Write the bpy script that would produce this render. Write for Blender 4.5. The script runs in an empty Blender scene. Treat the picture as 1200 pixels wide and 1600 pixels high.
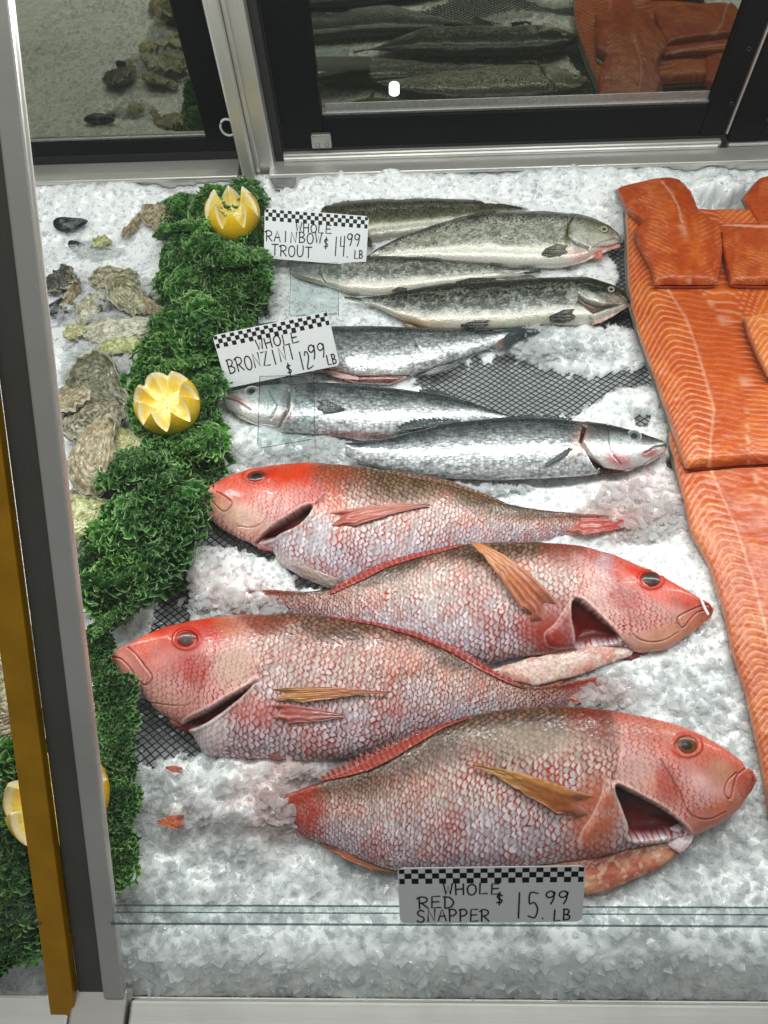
import bpy, math, random
import numpy as np
from mathutils import Matrix, Vector
from mathutils.kdtree import KDTree

R = np.random.RandomState(7)
random.seed(7)
scene = bpy.context.scene
COL = scene.collection

# ------------------------------------------------------------------ camera
F = 1202.0; CAMH = 0.65
def nrm(v):
    v = np.array(v, float); return v/np.linalg.norm(v)
AZ = -nrm((52, 650, 1202)); AX = nrm((34000, -490, -1202)); AX = nrm(AX-AZ*AX.dot(AZ)); AY = np.cross(AZ, AX)
# rows: world axes expressed in camera coordinates (right, down, forward)
A = np.array([AX, AY, AZ])
cd = bpy.data.cameras.new('camera'); cam = bpy.data.objects.new('camera', cd); COL.objects.link(cam)
cd.sensor_fit = 'VERTICAL'; cd.sensor_height = 36; cd.sensor_width = 27; cd.lens = F/1600*36
cd.clip_start = 0.02; cd.clip_end = 50
right = A[:, 0]; down = A[:, 1]; fwd = A[:, 2]
m = Matrix.Identity(4)
for i in range(3):
    m[i][0] = right[i]; m[i][1] = -down[i]; m[i][2] = -fwd[i]
m[2][3] = CAMH
cam.matrix_world = m
scene.camera = cam

# ------------------------------------------------------------------ world, lamps, exposure
w = bpy.data.worlds.new('World'); scene.world = w; w.use_nodes = True
bg = w.node_tree.nodes['Background']; bg.inputs[0].default_value = (0.95, 1.0, 0.98, 1); bg.inputs[1].default_value = 0.19
def area(name, loc, target, sx, sy, power, color=(1, 1, 1)):
    l = bpy.data.lights.new(name, 'AREA'); l.shape = 'RECTANGLE'; l.size = sx; l.size_y = sy; l.energy = power; l.color = color
    o = bpy.data.objects.new(name, l); COL.objects.link(o); o.location = loc
    d = Vector(target)-Vector(loc); o.rotation_euler = d.to_track_quat('-Z', 'Y').to_euler()
    return o
area('case_light', (0.0, 0.462, 0.430), (0.0, -0.70, 0.10), 1.5, 0.03, 7.6, (0.97, 1.0, 0.98))
area('case_light', (0.0, 0.475, 0.428), (0.0, 0.95, 0.0), 1.5, 0.03, 3.6, (0.97, 1.0, 0.98))
area('overhead_fill', (0.0, 0.80, 2.4), (0, 0.55, 0), 2.2, 0.45, 24.0, (1.0, 0.99, 0.96))  # unseen overhead fill, added to brighten the front of the ice
scene.view_settings.view_transform = 'Standard'; scene.view_settings.look = 'None'
scene.view_settings.exposure = -0.12; scene.view_settings.gamma = 1.0
cy = scene.cycles
cy.max_bounces = 8; cy.diffuse_bounces = 3; cy.glossy_bounces = 4; cy.transmission_bounces = 5; cy.transparent_max_bounces = 24
cy.sample_clamp_indirect = 4.0; cy.caustics_reflective = False; cy.caustics_refractive = False
cy.use_denoising = True

# ------------------------------------------------------------------ projection helpers
def P(u, v, z=0.0):
    u = np.asarray(u, float); v = np.asarray(v, float)
    d = np.stack([(u-600)/F, (v-800)/F, np.ones_like(u+v)], -1)
    wd = d@A.T
    t = (np.asarray(z)-CAMH)/wd[..., 2]
    out = wd*t[..., None]; out[..., 2] += CAMH
    return out
def PY(u, v, y):
    d = np.array([(u-600)/F, (v-800)/F, 1.0]); wd = A@d; return wd*(y/wd[1])+np.array([0, 0, CAMH])
def proj(p):
    q = np.array(p, float); q = q-np.array([0, 0, CAMH]); c = q@A
    return 600+F*c[..., 0]/c[..., 2], 800+F*c[..., 1]/c[..., 2]

# ------------------------------------------------------------------ numeric helpers
def S(h):   # sRGB hex -> linear
    if isinstance(h, str):
        c = np.array([int(h[i:i+2], 16) for i in (0, 2, 4)])/255.0
    else: c = np.array(h)/255.0
    return np.where(c <= 0.04045, c/12.92, ((c+0.055)/1.055)**2.4)
def sm(a, b, x):
    t = np.clip((x-a)/(b-a), 0, 1); return t*t*(3-2*t)
def lerp(a, b, t):
    a = np.asarray(a, float); b = np.asarray(b, float); t = np.asarray(t)
    if t.ndim and (a.ndim == 1 or a.ndim == t.ndim+1): t = t[..., None]
    return a+(b-a)*t
def _h(i, j, seed):
    n = (i.astype(np.int64)*374761393+j.astype(np.int64)*668265263+seed*974634777) & 0x7fffffff
    n = ((n ^ (n >> 13))*1274126177) & 0x7fffffff
    n = n ^ (n >> 16)
    return (n & 0xffff)/65535.0
def vn(x, y, seed=0):
    x = np.asarray(x, float); y = np.asarray(y, float)
    i = np.floor(x); j = np.floor(y); fx = x-i; fy = y-j
    fx = fx*fx*(3-2*fx); fy = fy*fy*(3-2*fy)
    i = i.astype(int); j = j.astype(int)
    a = _h(i, j, seed); b = _h(i+1, j, seed); c = _h(i, j+1, seed); d = _h(i+1, j+1, seed)
    return (a+(b-a)*fx)*(1-fy)+(c+(d-c)*fx)*fy
def fbm(x, y, seed=0, o=4):
    s = 0; a = 0.5; t = 0
    for k in range(o):
        s = s+a*vn(x*2**k+17.3*k, y*2**k-9.1*k, seed+k); t += a; a *= 0.5
    return s/t
def resample(pts, n, ts=None):
    pts = np.array(pts, float); d = np.r_[0, np.cumsum(np.linalg.norm(np.diff(pts, axis=0), axis=1))]; d /= d[-1]
    if ts is None: ts = np.linspace(0, 1, n)
    out = np.stack([np.interp(ts, d, pts[:, k]) for k in range(pts.shape[1])], -1)
    k = max(1, n//60)
    if k > 1:   # light smoothing
        ker = np.hanning(2*k+3)[1:-1]; ker /= ker.sum()
        pad = len(ker)//2
        for c in range(out.shape[1]):
            e = np.r_[2*out[0, c]-out[pad:0:-1, c], out[:, c], 2*out[-1, c]-out[-2:-pad-2:-1, c]]
            out[:, c] = np.convolve(e, ker, 'valid')
    return out
def seg_dist(u, v, poly):
    poly = np.array(poly, float); best = np.full(np.shape(u), 1e9)
    for a, b in zip(poly[:-1], poly[1:]):
        ab = b-a; L = max(ab@ab, 1e-9)
        t = np.clip(((u-a[0])*ab[0]+(v-a[1])*ab[1])/L, 0, 1)
        best = np.minimum(best, np.hypot(u-a[0]-t*ab[0], v-a[1]-t*ab[1]))
    return best
def sdist(u, v, poly):   # negative inside
    poly = list(poly)+[poly[0]]
    d = seg_dist(u, v, poly); inside = np.zeros(np.shape(u), bool)
    for (x1, y1), (x2, y2) in zip(poly[:-1], poly[1:]):
        if y1 == y2: continue
        c = ((y1 > v) != (y2 > v)) & (u < (x2-x1)*(v-y1)/(y2-y1)+x1)
        inside ^= c
    return np.where(inside, -d, d)
def blob(u, v, cx, cy_, rx, ry, ang=0, soft=0.5):
    c, s = math.cos(math.radians(ang)), math.sin(math.radians(ang))
    a = ((u-cx)*c+(v-cy_)*s)/rx; b = (-(u-cx)*s+(v-cy_)*c)/ry
    return 1-sm(1-soft, 1+soft, np.hypot(a, b))

# ------------------------------------------------------------------ object helpers
def tag(o, label=None, cat=None, group=None, kind=None):
    if label: o['label'] = label
    if cat: o['category'] = cat
    if group: o['group'] = group
    if kind: o['kind'] = kind
    return o
def empty(name, loc, label=None, cat=None, group=None):
    o = bpy.data.objects.new(name, None); o.empty_display_size = 0.02; COL.objects.link(o); o.location = loc
    return tag(o, label, cat, group)
def link(name, me, mat, parent=None, loc=None):
    o = bpy.data.objects.new(name, me); COL.objects.link(o)
    if mat is not None and len(me.materials) == 0: me.materials.append(mat)
    if parent is not None:
        o.parent = parent
        o.location = -Vector(parent.location) if loc is None else loc
    elif loc is not None: o.location = loc
    return o
def mesh_np(name, verts, quads, col=None, uv=None, smooth=True):
    me = bpy.data.meshes.new(name)
    verts = np.asarray(verts, np.float32).reshape(-1, 3); quads = np.asarray(quads, np.int32)
    k = quads.shape[1]
    me.vertices.add(len(verts)); me.vertices.foreach_set('co', verts.ravel())
    me.loops.add(quads.size); me.loops.foreach_set('vertex_index', quads.ravel())
    me.polygons.add(len(quads)); me.polygons.foreach_set('loop_start', np.arange(0, quads.size, k, dtype=np.int32))
    me.update(calc_edges=True)
    if col is not None:
        a = me.color_attributes.new('Col', 'FLOAT_COLOR', 'POINT')
        c = np.ones((len(verts), 4), np.float32); c[:, :3] = np.asarray(col).reshape(-1, 3)
        a.data.foreach_set('color', c.ravel())
    if uv is not None:
        l = me.uv_layers.new(name='UVMap'); l.data.foreach_set('uv', np.asarray(uv, np.float32).reshape(-1, 2)[quads.ravel()].ravel())
    me.polygons.foreach_set('use_smooth', np.full(len(quads), smooth, bool))
    me.validate()
    return me
def gquads(ns, nt, closed=False):
    i = np.arange(ns-1)[:, None]; j = np.arange(nt if closed else nt-1)[None, :]
    j2 = (j+1) % nt
    q = np.stack([i*nt+j+0*i, i*nt+j2, (i+1)*nt+j2, (i+1)*nt+j+0*i], -1)
    return q.reshape(-1, 4)
def normals(p):
    a = np.gradient(p, axis=0); b = np.gradient(p, axis=1); n = np.cross(a, b)
    return n/(np.linalg.norm(n, axis=-1, keepdims=True)+1e-12)

def raw_mesh(name, v, f, smooth=False):
    me = bpy.data.meshes.new(name); me.from_pydata([tuple(x) for x in v], [], f); me.update()
    if smooth:
        for p in me.polygons: p.use_smooth = True
    return me
def beam(name, p0, p1, side, wd, th, mat, parent=None, bev=0.001):
    """box from p0 to p1, width wd along side, thickness th along the third axis"""
    p0 = np.array(p0, float); p1 = np.array(p1, float); d = nrm(p1-p0); s = nrm(np.array(side)-d*np.dot(side, d)); t = np.cross(d, s)
    v = []
    for p in (p0, p1):
        for a, b in ((-1, -1), (1, -1), (1, 1), (-1, 1)): v.append(p+s*a*wd/2+t*b*th/2)
    f = [(3, 2, 1, 0), (4, 5, 6, 7), (0, 1, 5, 4), (1, 2, 6, 5), (2, 3, 7, 6), (3, 0, 4, 7)]
    me = raw_mesh(name, v, f)
    o = link(name, me, mat, parent)
    if bev:
        b = o.modifiers.new('bevel', 'BEVEL'); b.width = bev; b.segments = 2; b.limit_method = 'ANGLE'
    return o
def box(name, x0, x1, y0, y1, z0, z1, mat, parent=None, bev=0.001):
    return beam(name, (x0, (y0+y1)/2, (z0+z1)/2), (x1, (y0+y1)/2, (z0+z1)/2), (0, 1, 0), y1-y0, z1-z0, mat, parent, bev)

# ------------------------------------------------------------------ materials
def newmat(name):
    m = bpy.data.materials.new(name); m.use_nodes = True
    nt = m.node_tree; b = nt.nodes['Principled BSDF']; return m, nt, b
def node(nt, t, **k):
    n = nt.nodes.new(t)
    for a, b in k.items(): setattr(n, a, b)
    return n
def setin(n, **k):
    for a, b in k.items():
        n.inputs[a.replace('_', ' ')].default_value = b
def mix(nt, a, b, fac, typ='MIX'):
    n = node(nt, 'ShaderNodeMix', data_type='RGBA', blend_type=typ)
    for s, x in ((n.inputs[0], fac), (n.inputs[6], a), (n.inputs[7], b)):
        if hasattr(x, 'links'): nt.links.new(x, s)
        else: s.default_value = x if not isinstance(x, (tuple, list, np.ndarray)) else tuple(x)+((1,) if len(x) == 3 else ())
    return n.outputs[2]
def ramp(nt, inp, stops):
    r = node(nt, 'ShaderNodeValToRGB'); nt.links.new(inp, r.inputs[0])
    e = r.color_ramp.elements
    while len(e) < len(stops): e.new(0.5)
    for x, (p, c) in zip(e, stops): x.position = p; x.color = (c, c, c, 1) if not isinstance(c, tuple) else c
    return r.outputs[0]
def noise(nt, vec, scale, detail=3, rough=0.5):
    n = node(nt, 'ShaderNodeTexNoise'); n.inputs['Scale'].default_value = scale; n.inputs['Detail'].default_value = detail; n.inputs['Roughness'].default_value = rough
    if vec is not None: nt.links.new(vec, n.inputs['Vector'])
    return n
def bump(nt, b, h, strength, dist, prev=None):
    n = node(nt, 'ShaderNodeBump'); n.inputs['Strength'].default_value = strength; n.inputs['Distance'].default_value = dist
    nt.links.new(h, n.inputs['Height'])
    if prev is not None: nt.links.new(prev, n.inputs['Normal'])
    if b is not None: nt.links.new(n.outputs[0], b.inputs['Normal'])
    return n.outputs[0]
def simple(name, color, rough=0.4, metal=0.0, spec=0.5, ns=60, amt=0.12, bmp=0.15, coat=0.0):
    m, nt, b = newmat(name); tc = node(nt, 'ShaderNodeTexCoord')
    n = noise(nt, tc.outputs['Object'], ns, 5, 0.6)
    c = tuple(color)
    nt.links.new(mix(nt, tuple(np.clip(np.array(c)*(1-amt*2), 0, 1)), tuple(np.clip(np.array(c)*(1+amt), 0, 1)), n.outputs[0]), b.inputs['Base Color'])
    nt.links.new(ramp(nt, n.outputs[0], [(0.3, max(rough-0.08, 0)), (0.7, min(rough+0.1, 1))]), b.inputs['Roughness'])
    b.inputs['Metallic'].default_value = metal; b.inputs['Specular IOR Level'].default_value = spec; b.inputs['Coat Weight'].default_value = coat
    bump(nt, b, n.outputs[0], bmp, 0.001)
    return m

def steel(name, color, rough=0.3, axis=(1, 60, 60)):
    m, nt, b = newmat(name); tc = node(nt, 'ShaderNodeTexCoord'); mp = node(nt, 'ShaderNodeMapping')
    mp.inputs['Scale'].default_value = axis; nt.links.new(tc.outputs['Object'], mp.inputs[0])
    n = noise(nt, mp.outputs[0], 25, 4, 0.6); g = noise(nt, tc.outputs['Object'], 9, 4, 0.6)
    c = np.array(color)
    a = mix(nt, tuple(c*0.8), tuple(np.clip(c*1.1, 0, 1)), n.outputs[0])
    nt.links.new(mix(nt, a, tuple(c*0.6), ramp(nt, g.outputs[0], [(0.45, 0.0), (0.8, 0.6)])), b.inputs['Base Color'])
    nt.links.new(ramp(nt, g.outputs[0], [(0.3, rough-0.06), (0.75, rough+0.14)]), b.inputs['Roughness'])
    b.inputs['Metallic'].default_value = 0.72
    bump(nt, b, n.outputs[0], 0.06, 0.0006)
    return m
M_steel = steel('brushed_steel', (0.74, 0.73, 0.69), 0.36)
M_steel_v = steel('brushed_steel_upright', (0.70, 0.68, 0.64), 0.40, (60, 60, 1))
M_steel_d = steel('dark_steel', (0.16, 0.155, 0.14), 0.38, (60, 3, 3))
M_rim = steel('bright_rim_steel', (0.95, 0.94, 0.88), 0.42)
M_black = simple('black_frame', (0.005, 0.005, 0.006), 0.4, 0, 0.10, 220, 0.2, 0.1)
M_gasket = simple('gasket', (0.02, 0.02, 0.02), 0.7)
M_amber_refl = simple('amber_reflection', S('c08c14'), 0.35, 0.2, 0.5, 30, 0.25, 0.15)  # amber reflection on polished steel, put into the colour
M_dark = simple('work_area_dark', (0.03, 0.03, 0.028), 0.8)
M_net = simple('black_net', (0.008, 0.008, 0.009), 0.35, 0, 0.5, 300)
M_ringw = simple('white_plastic', (0.75, 0.74, 0.70), 0.4)
M_alu = simple('scratched_aluminium', (0.5, 0.5, 0.48), 0.4, 0.9, 0.5, 300, 0.25, 0.4)

def m_ice(name, trans, sss):
    m, nt, b = newmat(name); tc = node(nt, 'ShaderNodeTexCoord')
    at = node(nt, 'ShaderNodeAttribute', attribute_name='Col')
    nt.links.new(at.outputs['Color'], b.inputs['Base Color'])
    n = noise(nt, tc.outputs['Object'], 260, 5, 0.65); v = node(nt, 'ShaderNodeTexVoronoi'); v.inputs['Scale'].default_value = 190
    nt.links.new(tc.outputs['Object'], v.inputs['Vector'])
    b1 = bump(nt, None, v.outputs['Distance'], 0.22, 0.002)
    bump(nt, b, n.outputs[0], 0.25, 0.0010, b1)
    nt.links.new(ramp(nt, n.outputs[0], [(0.35, 0.05), (0.65, 0.30)]), b.inputs['Roughness']); b.inputs['Coat Weight'].default_value = 0.5; b.inputs['Coat Roughness'].default_value = 0.05
    b.inputs['IOR'].default_value = 1.31; b.inputs['Transmission Weight'].default_value = trans
    b.inputs['Specular IOR Level'].default_value = 0.7
    if sss:
        b.inputs['Subsurface Weight'].default_value = sss; b.inputs['Subsurface Radius'].default_value = (0.9, 1, 1); b.inputs['Subsurface Scale'].default_value = 0.012
    if trans:
        tr = node(nt, 'ShaderNodeBsdfTranslucent'); ms = node(nt, 'ShaderNodeMixShader'); ms.inputs[0].default_value = 0.5
        nt.links.new(at.outputs['Color'], tr.inputs[0]); out = nt.nodes['Material Output']
        tp = node(nt, 'ShaderNodeBsdfTransparent'); m2 = node(nt, 'ShaderNodeMixShader'); m2.inputs[0].default_value = 0.55
        nt.links.new(b.outputs[0], ms.inputs[1]); nt.links.new(tr.outputs[0], ms.inputs[2]); nt.links.new(ms.outputs[0], m2.inputs[1]); nt.links.new(tp.outputs[0], m2.inputs[2]); nt.links.new(m2.outputs[0], out.inputs[0])
    return m
M_ice = m_ice('packed_ice', 0.0, 0.5)
M_shard = m_ice('ice_shards', 0.1, 0.0)

def m_skin(name, kind):
    m, nt, b = newmat(name); at = node(nt, 'ShaderNodeAttribute', attribute_name='Col'); tc = node(nt, 'ShaderNodeTexCoord')
    col = at.outputs['Color']
    if kind == 'snapper':
        n = noise(nt, tc.outputs['UV'], 420, 4, 0.65)
        col = mix(nt, col, (0.9, 0.88, 0.86), ramp(nt, n.outputs[0], [(0.62, 0.0), (0.82, 0.08)]))  # near-white highlight flecks mixed into the skin colour
        col = mix(nt, col, (0.45, 0.22, 0.18), ramp(nt, noise(nt, tc.outputs['UV'], 160, 3, 0.6).outputs[0], [(0.60, 0.0), (0.85, 0.35)]), 'MULTIPLY')
        bump(nt, b, n.outputs[0], 0.25, 0.0006)
        nt.links.new(ramp(nt, n.outputs[0], [(0.3, 0.28), (0.7, 0.50)]), b.inputs['Roughness'])
        b.inputs['Specular IOR Level'].default_value = 0.40; nt.links.new(ramp(nt, noise(nt, tc.outputs['UV'], 45, 3, 0.5).outputs[0], [(0.4, 0.0), (0.62, 0.4)]), b.inputs['Coat Weight']); b.inputs['Coat Roughness'].default_value = 0.10
        gm = node(nt, 'ShaderNodeGamma'); gm.inputs[1].default_value = 1.32; nt.links.new(col, gm.inputs[0]); hs = node(nt, 'ShaderNodeHueSaturation'); hs.inputs['Saturation'].default_value = 1.04; nt.links.new(gm.outputs[0], hs.inputs['Color']); col = hs.outputs[0]
    elif kind in ('trout', 'bass'):
        gm = node(nt, 'ShaderNodeGamma'); gm.inputs[1].default_value = 1.2; nt.links.new(col, gm.inputs[0]); col = gm.outputs[0]
        sc = 330 if kind == 'bass' else 520
        mp = node(nt, 'ShaderNodeMapping'); mp.inputs['Scale'].default_value = (0.75, 1.25, 1); nt.links.new(tc.outputs['UV'], mp.inputs[0])
        v = node(nt, 'ShaderNodeTexVoronoi'); v.inputs['Scale'].default_value = sc; v.inputs['Randomness'].default_value = 0.75 if kind == 'bass' else 0.95
        nt.links.new(mp.outputs[0], v.inputs['Vector'])
        n = noise(nt, tc.outputs['UV'], 300, 4, 0.6)
        sep = node(nt, 'ShaderNodeSeparateColor'); nt.links.new(v.outputs['Color'], sep.inputs[0])
        # alpha channel of the skin paint: amount of scales
        am = node(nt, 'ShaderNodeAttribute', attribute_name='Scl')
        g = ramp(nt, v.outputs['Distance'], [(0.0, 1.0), (0.55, 0.75), (0.75, 0.38)])
        jit = ramp(nt, sep.outputs[0], [(0.0, 0.62), (1.0, 1.35)])
        t1 = mix(nt, (1, 1, 1), g, am.outputs['Fac'], 'MULTIPLY'); t1 = mix(nt, (1, 1, 1), g, am.outputs['Fac'])
        t2 = mix(nt, (1, 1, 1), jit, am.outputs['Fac'])
        col = mix(nt, col, t1, 1.0, 'MULTIPLY'); col = mix(nt, col, t2, 1.0, 'MULTIPLY')
        mul = node(nt, 'ShaderNodeMath', operation='MULTIPLY'); nt.links.new(sep.outputs[1], mul.inputs[0]); nt.links.new(am.outputs['Fac'], mul.inputs[1])
        b1 = bump(nt, None, mul.outputs[0], 0.4, 0.0009)
        b2 = bump(nt, None, g, 0.25, 0.0005, b1)
        bump(nt, b, n.outputs[0], 0.2, 0.0006, b2)
        nt.links.new(ramp(nt, n.outputs[0], [(0.3, 0.18), (0.7, 0.40)]), b.inputs['Roughness'])
        setin(b, Metallic=0.40 if kind == 'bass' else 0.22); b.inputs['Specular IOR Level'].default_value = 0.7
        b.inputs['Coat Weight'].default_value = 0.3; b.inputs['Coat Roughness'].default_value = 0.1
    elif kind == 'meat':
        gm = node(nt, 'ShaderNodeGamma'); gm.inputs[1].default_value = 1.0; nt.links.new(col, gm.inputs[0]); col = gm.outputs[0]
        n = noise(nt, tc.outputs['UV'], 130, 5, 0.65); n2 = noise(nt, tc.outputs['Object'], 420, 3, 0.6)
        col = mix(nt, col, (0.80, 0.68, 0.55), ramp(nt, n.outputs[0], [(0.35, 0.8), (0.65, 0.2)]), 'MULTIPLY')
        b1 = bump(nt, None, n.outputs[0], 0.35, 0.0025)
        bump(nt, b, n2.outputs[0], 0.25, 0.0008, b1)
        nt.links.new(ramp(nt, n2.outputs[0], [(0.3, 0.25), (0.7, 0.42)]), b.inputs['Roughness'])
        b.inputs['Coat Weight'].default_value = 0.12; b.inputs['Coat Roughness'].default_value = 0.15
        b.inputs['Subsurface Weight'].default_value = 0.06; b.inputs['Subsurface Radius'].default_value = (1, 0.4, 0.15); b.inputs['Subsurface Scale'].default_value = 0.004
    elif kind == 'fin':
        n = noise(nt, tc.outputs['UV'], 350, 3, 0.6); bump(nt, b, n.outputs[0], 0.3, 0.0005)
        b.inputs['Roughness'].default_value = 0.33; b.inputs['Coat Weight'].default_value = 0.3
        tp = node(nt, 'ShaderNodeBsdfTransparent'); ms = node(nt, 'ShaderNodeMixShader'); nt.links.new(ramp(nt, n.outputs[0], [(0.3, 0.05), (0.7, 0.38)]), ms.inputs[0]); out = nt.nodes['Material Output']
        nt.links.new(b.outputs[0], ms.inputs[1]); nt.links.new(tp.outputs[0], ms.inputs[2]); nt.links.new(ms.outputs[0], out.inputs[0])
    elif kind == 'shell':
        n = noise(nt, tc.outputs['Object'], 150, 6, 0.7); n2 = noise(nt, tc.outputs['Object'], 600, 3, 0.6)
        col = mix(nt, col, (0.35, 0.33, 0.24), ramp(nt, n.outputs[0], [(0.36, 0.7), (0.52, 0.0)]), 'MULTIPLY')
        b1 = bump(nt, None, n.outputs[0], 0.35, 0.003); bump(nt, b, n2.outputs[0], 0.4, 0.001, b1)
        b.inputs['Roughness'].default_value = 0.34; b.inputs['Coat Weight'].default_value = 0.3
    elif kind == 'leaf':
        n = noise(nt, tc.outputs['Object'], 300, 4, 0.6); bump(nt, b, n.outputs[0], 0.5, 0.0012)
        col = mix(nt, col, (0.55, 0.75, 0.5), ramp(nt, n.outputs[0], [(0.4, 0.6), (0.6, 0.0)]), 'MULTIPLY')
        oi = node(nt, 'ShaderNodeObjectInfo'); col = mix(nt, col, ramp(nt, oi.outputs['Random'], [(0.0, (0.62, 0.66, 0.60, 1)), (0.5, (0.95, 0.95, 0.95, 1)), (1.0, (1.45, 1.35, 1.15, 1))]), 1.0, 'MULTIPLY')
        b.inputs['Roughness'].default_value = 0.42; b.inputs['Specular IOR Level'].default_value = 0.45
        tr = node(nt, 'ShaderNodeBsdfTranslucent'); ms = node(nt, 'ShaderNodeMixShader'); ms.inputs[0].default_value = 0.22
        nt.links.new(col, tr.inputs[0]); out = nt.nodes['Material Output']
        nt.links.new(b.outputs[0], ms.inputs[1]); nt.links.new(tr.outputs[0], ms.inputs[2]); nt.links.new(ms.outputs[0], out.inputs[0])
    elif kind == 'mussel':
        n = noise(nt, tc.outputs['Object'], 120, 4, 0.6); bump(nt, b, n.outputs[0], 0.3, 0.001); b.inputs['Roughness'].default_value = 0.22
    elif kind == 'rind':
        v = node(nt, 'ShaderNodeTexVoronoi'); v.inputs['Scale'].default_value = 700; nt.links.new(tc.outputs['Object'], v.inputs['Vector'])
        bump(nt, b, v.outputs['Distance'], 0.5, 0.0006); b.inputs['Roughness'].default_value = 0.35
        b.inputs['Subsurface Weight'].default_value = 0.1; b.inputs['Subsurface Radius'].default_value = (1, 0.7, 0.1); b.inputs['Subsurface Scale'].default_value = 0.003
    elif kind == 'flesh':
        n = noise(nt, tc.outputs['Object'], 260, 4, 0.6); bump(nt, b, n.outputs[0], 0.5, 0.0015); b.inputs['Roughness'].default_value = 0.2
        b.inputs['Subsurface Weight'].default_value = 0.35; b.inputs['Subsurface Radius'].default_value = (1, 0.8, 0.2); b.inputs['Subsurface Scale'].default_value = 0.004
    elif kind == 'eye':
        b.inputs['Roughness'].default_value = 0.30; b.inputs['Coat Weight'].default_value = 0.25; b.inputs['Coat Roughness'].default_value = 0.05; b.inputs['Specular IOR Level'].default_value = 0.2
    nt.links.new(col, b.inputs['Base Color'])
    return m
M_snap = m_skin('snapper_skin', 'snapper'); M_trout = m_skin('trout_skin', 'trout'); M_bass = m_skin('bass_skin', 'bass')
M_meat = m_skin('salmon_flesh', 'meat'); M_fin = m_skin('fin_membrane', 'fin'); M_shell = m_skin('oyster_shell', 'shell')
M_leaf = m_skin('kale_leaf', 'leaf'); M_mussel = m_skin('mussel_shell', 'mussel'); M_rind = m_skin('lemon_rind', 'rind')
M_flesh = m_skin('lemon_flesh', 'flesh'); M_eye = m_skin('fish_eye', 'eye')

def m_glass(name, refl, tint, rough=0.0, fres=True, gcol=(0.95, 1, 0.97)):
    m = bpy.data.materials.new(name); m.use_nodes = True; nt = m.node_tree; nt.nodes.clear()
    out = node(nt, 'ShaderNodeOutputMaterial'); t = node(nt, 'ShaderNodeBsdfTransparent'); t.inputs[0].default_value = tuple(tint)+(1,)
    g = node(nt, 'ShaderNodeBsdfGlossy'); g.inputs['Roughness'].default_value = rough; g.inputs[0].default_value = tuple(gcol)+(1,)
    ms = node(nt, 'ShaderNodeMixShader')
    if fres:
        lw = node(nt, 'ShaderNodeLayerWeight'); lw.inputs[0].default_value = 0.5   # Schlick's curve, the same on both faces
        pw = node(nt, 'ShaderNodeMath', operation='POWER'); pw.inputs[1].default_value = 5.0; nt.links.new(lw.outputs['Facing'], pw.inputs[0])
        ma = node(nt, 'ShaderNodeMath', operation='MULTIPLY_ADD'); ma.inputs[1].default_value = 0.9; ma.inputs[2].default_value = refl
        nt.links.new(pw.outputs[0], ma.inputs[0]); nt.links.new(ma.outputs[0], ms.inputs[0])
    else: ms.inputs[0].default_value = refl
    nt.links.new(t.outputs[0], ms.inputs[1]); nt.links.new(g.outputs[0], ms.inputs[2]); nt.links.new(ms.outputs[0], out.inputs[0])
    return m
M_doorglass = m_glass('reflective_door_glass', 0.22, (0.75, 0.78, 0.72), 0.02, gcol=(0.80, 0.80, 0.64))
M_frontglass = m_glass('front_glass', 0.025, (0.985, 0.995, 0.99))
M_acryl = m_glass('clear_acrylic', 0.03, (0.90, 0.93, 0.93), 0.03)
M_acryl_edge = m_glass('acrylic_edge', 0.15, (0.50, 0.53, 0.55), 0.05)
M_card = simple('sign_card', (0.80, 0.81, 0.82), 0.45, 0, 0.4, 200, 0.02, 0.03)
M_ink = simple('black_ink', (0.012, 0.012, 0.014), 0.5, 0, 0.3)
M_checkw = simple('white_check', (0.84, 0.84, 0.84), 0.45, 0, 0.4, 200, 0.02, 0.03)

# ================================================================== case structure
YD = 0.8326
case = empty('display_case', (0, 0.80, 0), 'brushed stainless steel back ledge and riser of the fish case behind the ice', 'display case')
box('back_panel', -0.9, 0.9, 0.8005, 0.806, -0.08, 0.0285, M_steel, case)
box('ledge', -0.9, -0.2035, 0.796, 0.829, 0.029, 0.034, M_steel, case, 0.0015)
box('ledge', -0.166, 0.9, 0.796, 0.822, 0.029, 0.034, M_steel, case, 0.0015)
box('door_track', -0.150, 0.376, 0.8235, 0.832, 0.029, 0.040, M_steel, case, 0.002)
box('door_track', 0.385, 0.9, 0.8235, 0.832, 0.029, 0.036, M_steel, case, 0.002)
# round rail under the right door
def tube(name, pts, r, mat, parent=None, n=12, closed=False):
    pts = np.array(pts, float); k = len(pts); rings = []
    for i in range(k):
        a = pts[(i-1) % k] if (closed or i > 0) else pts[i]; b = pts[(i+1) % k] if (closed or i < k-1) else pts[i]
        d = nrm(b-a); s = np.cross(d, (0, 0, 1.0) if abs(d[2]) < 0.9 else (1.0, 0, 0)); s = nrm(s); t = np.cross(d, s)
        rings.append([pts[i]+r*(math.cos(q)*s+math.sin(q)*t) for q in np.linspace(0, 2*math.pi, n, endpoint=False)])
    g = np.array(rings)
    q = gquads(k, n, True)
    if closed:
        j = np.arange(n); j2 = (j+1) % n
        q = np.r_[q, np.stack([(k-1)*n+j, (k-1)*n+j2, j2, j], -1)]
    me = mesh_np(name, g, q)
    return link(name, me, mat, parent)
tube('rail_rod', [(-0.148, 0.8215, 0.0365), (0.37, 0.8215, 0.0365)], 0.0032, M_steel, case)
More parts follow.
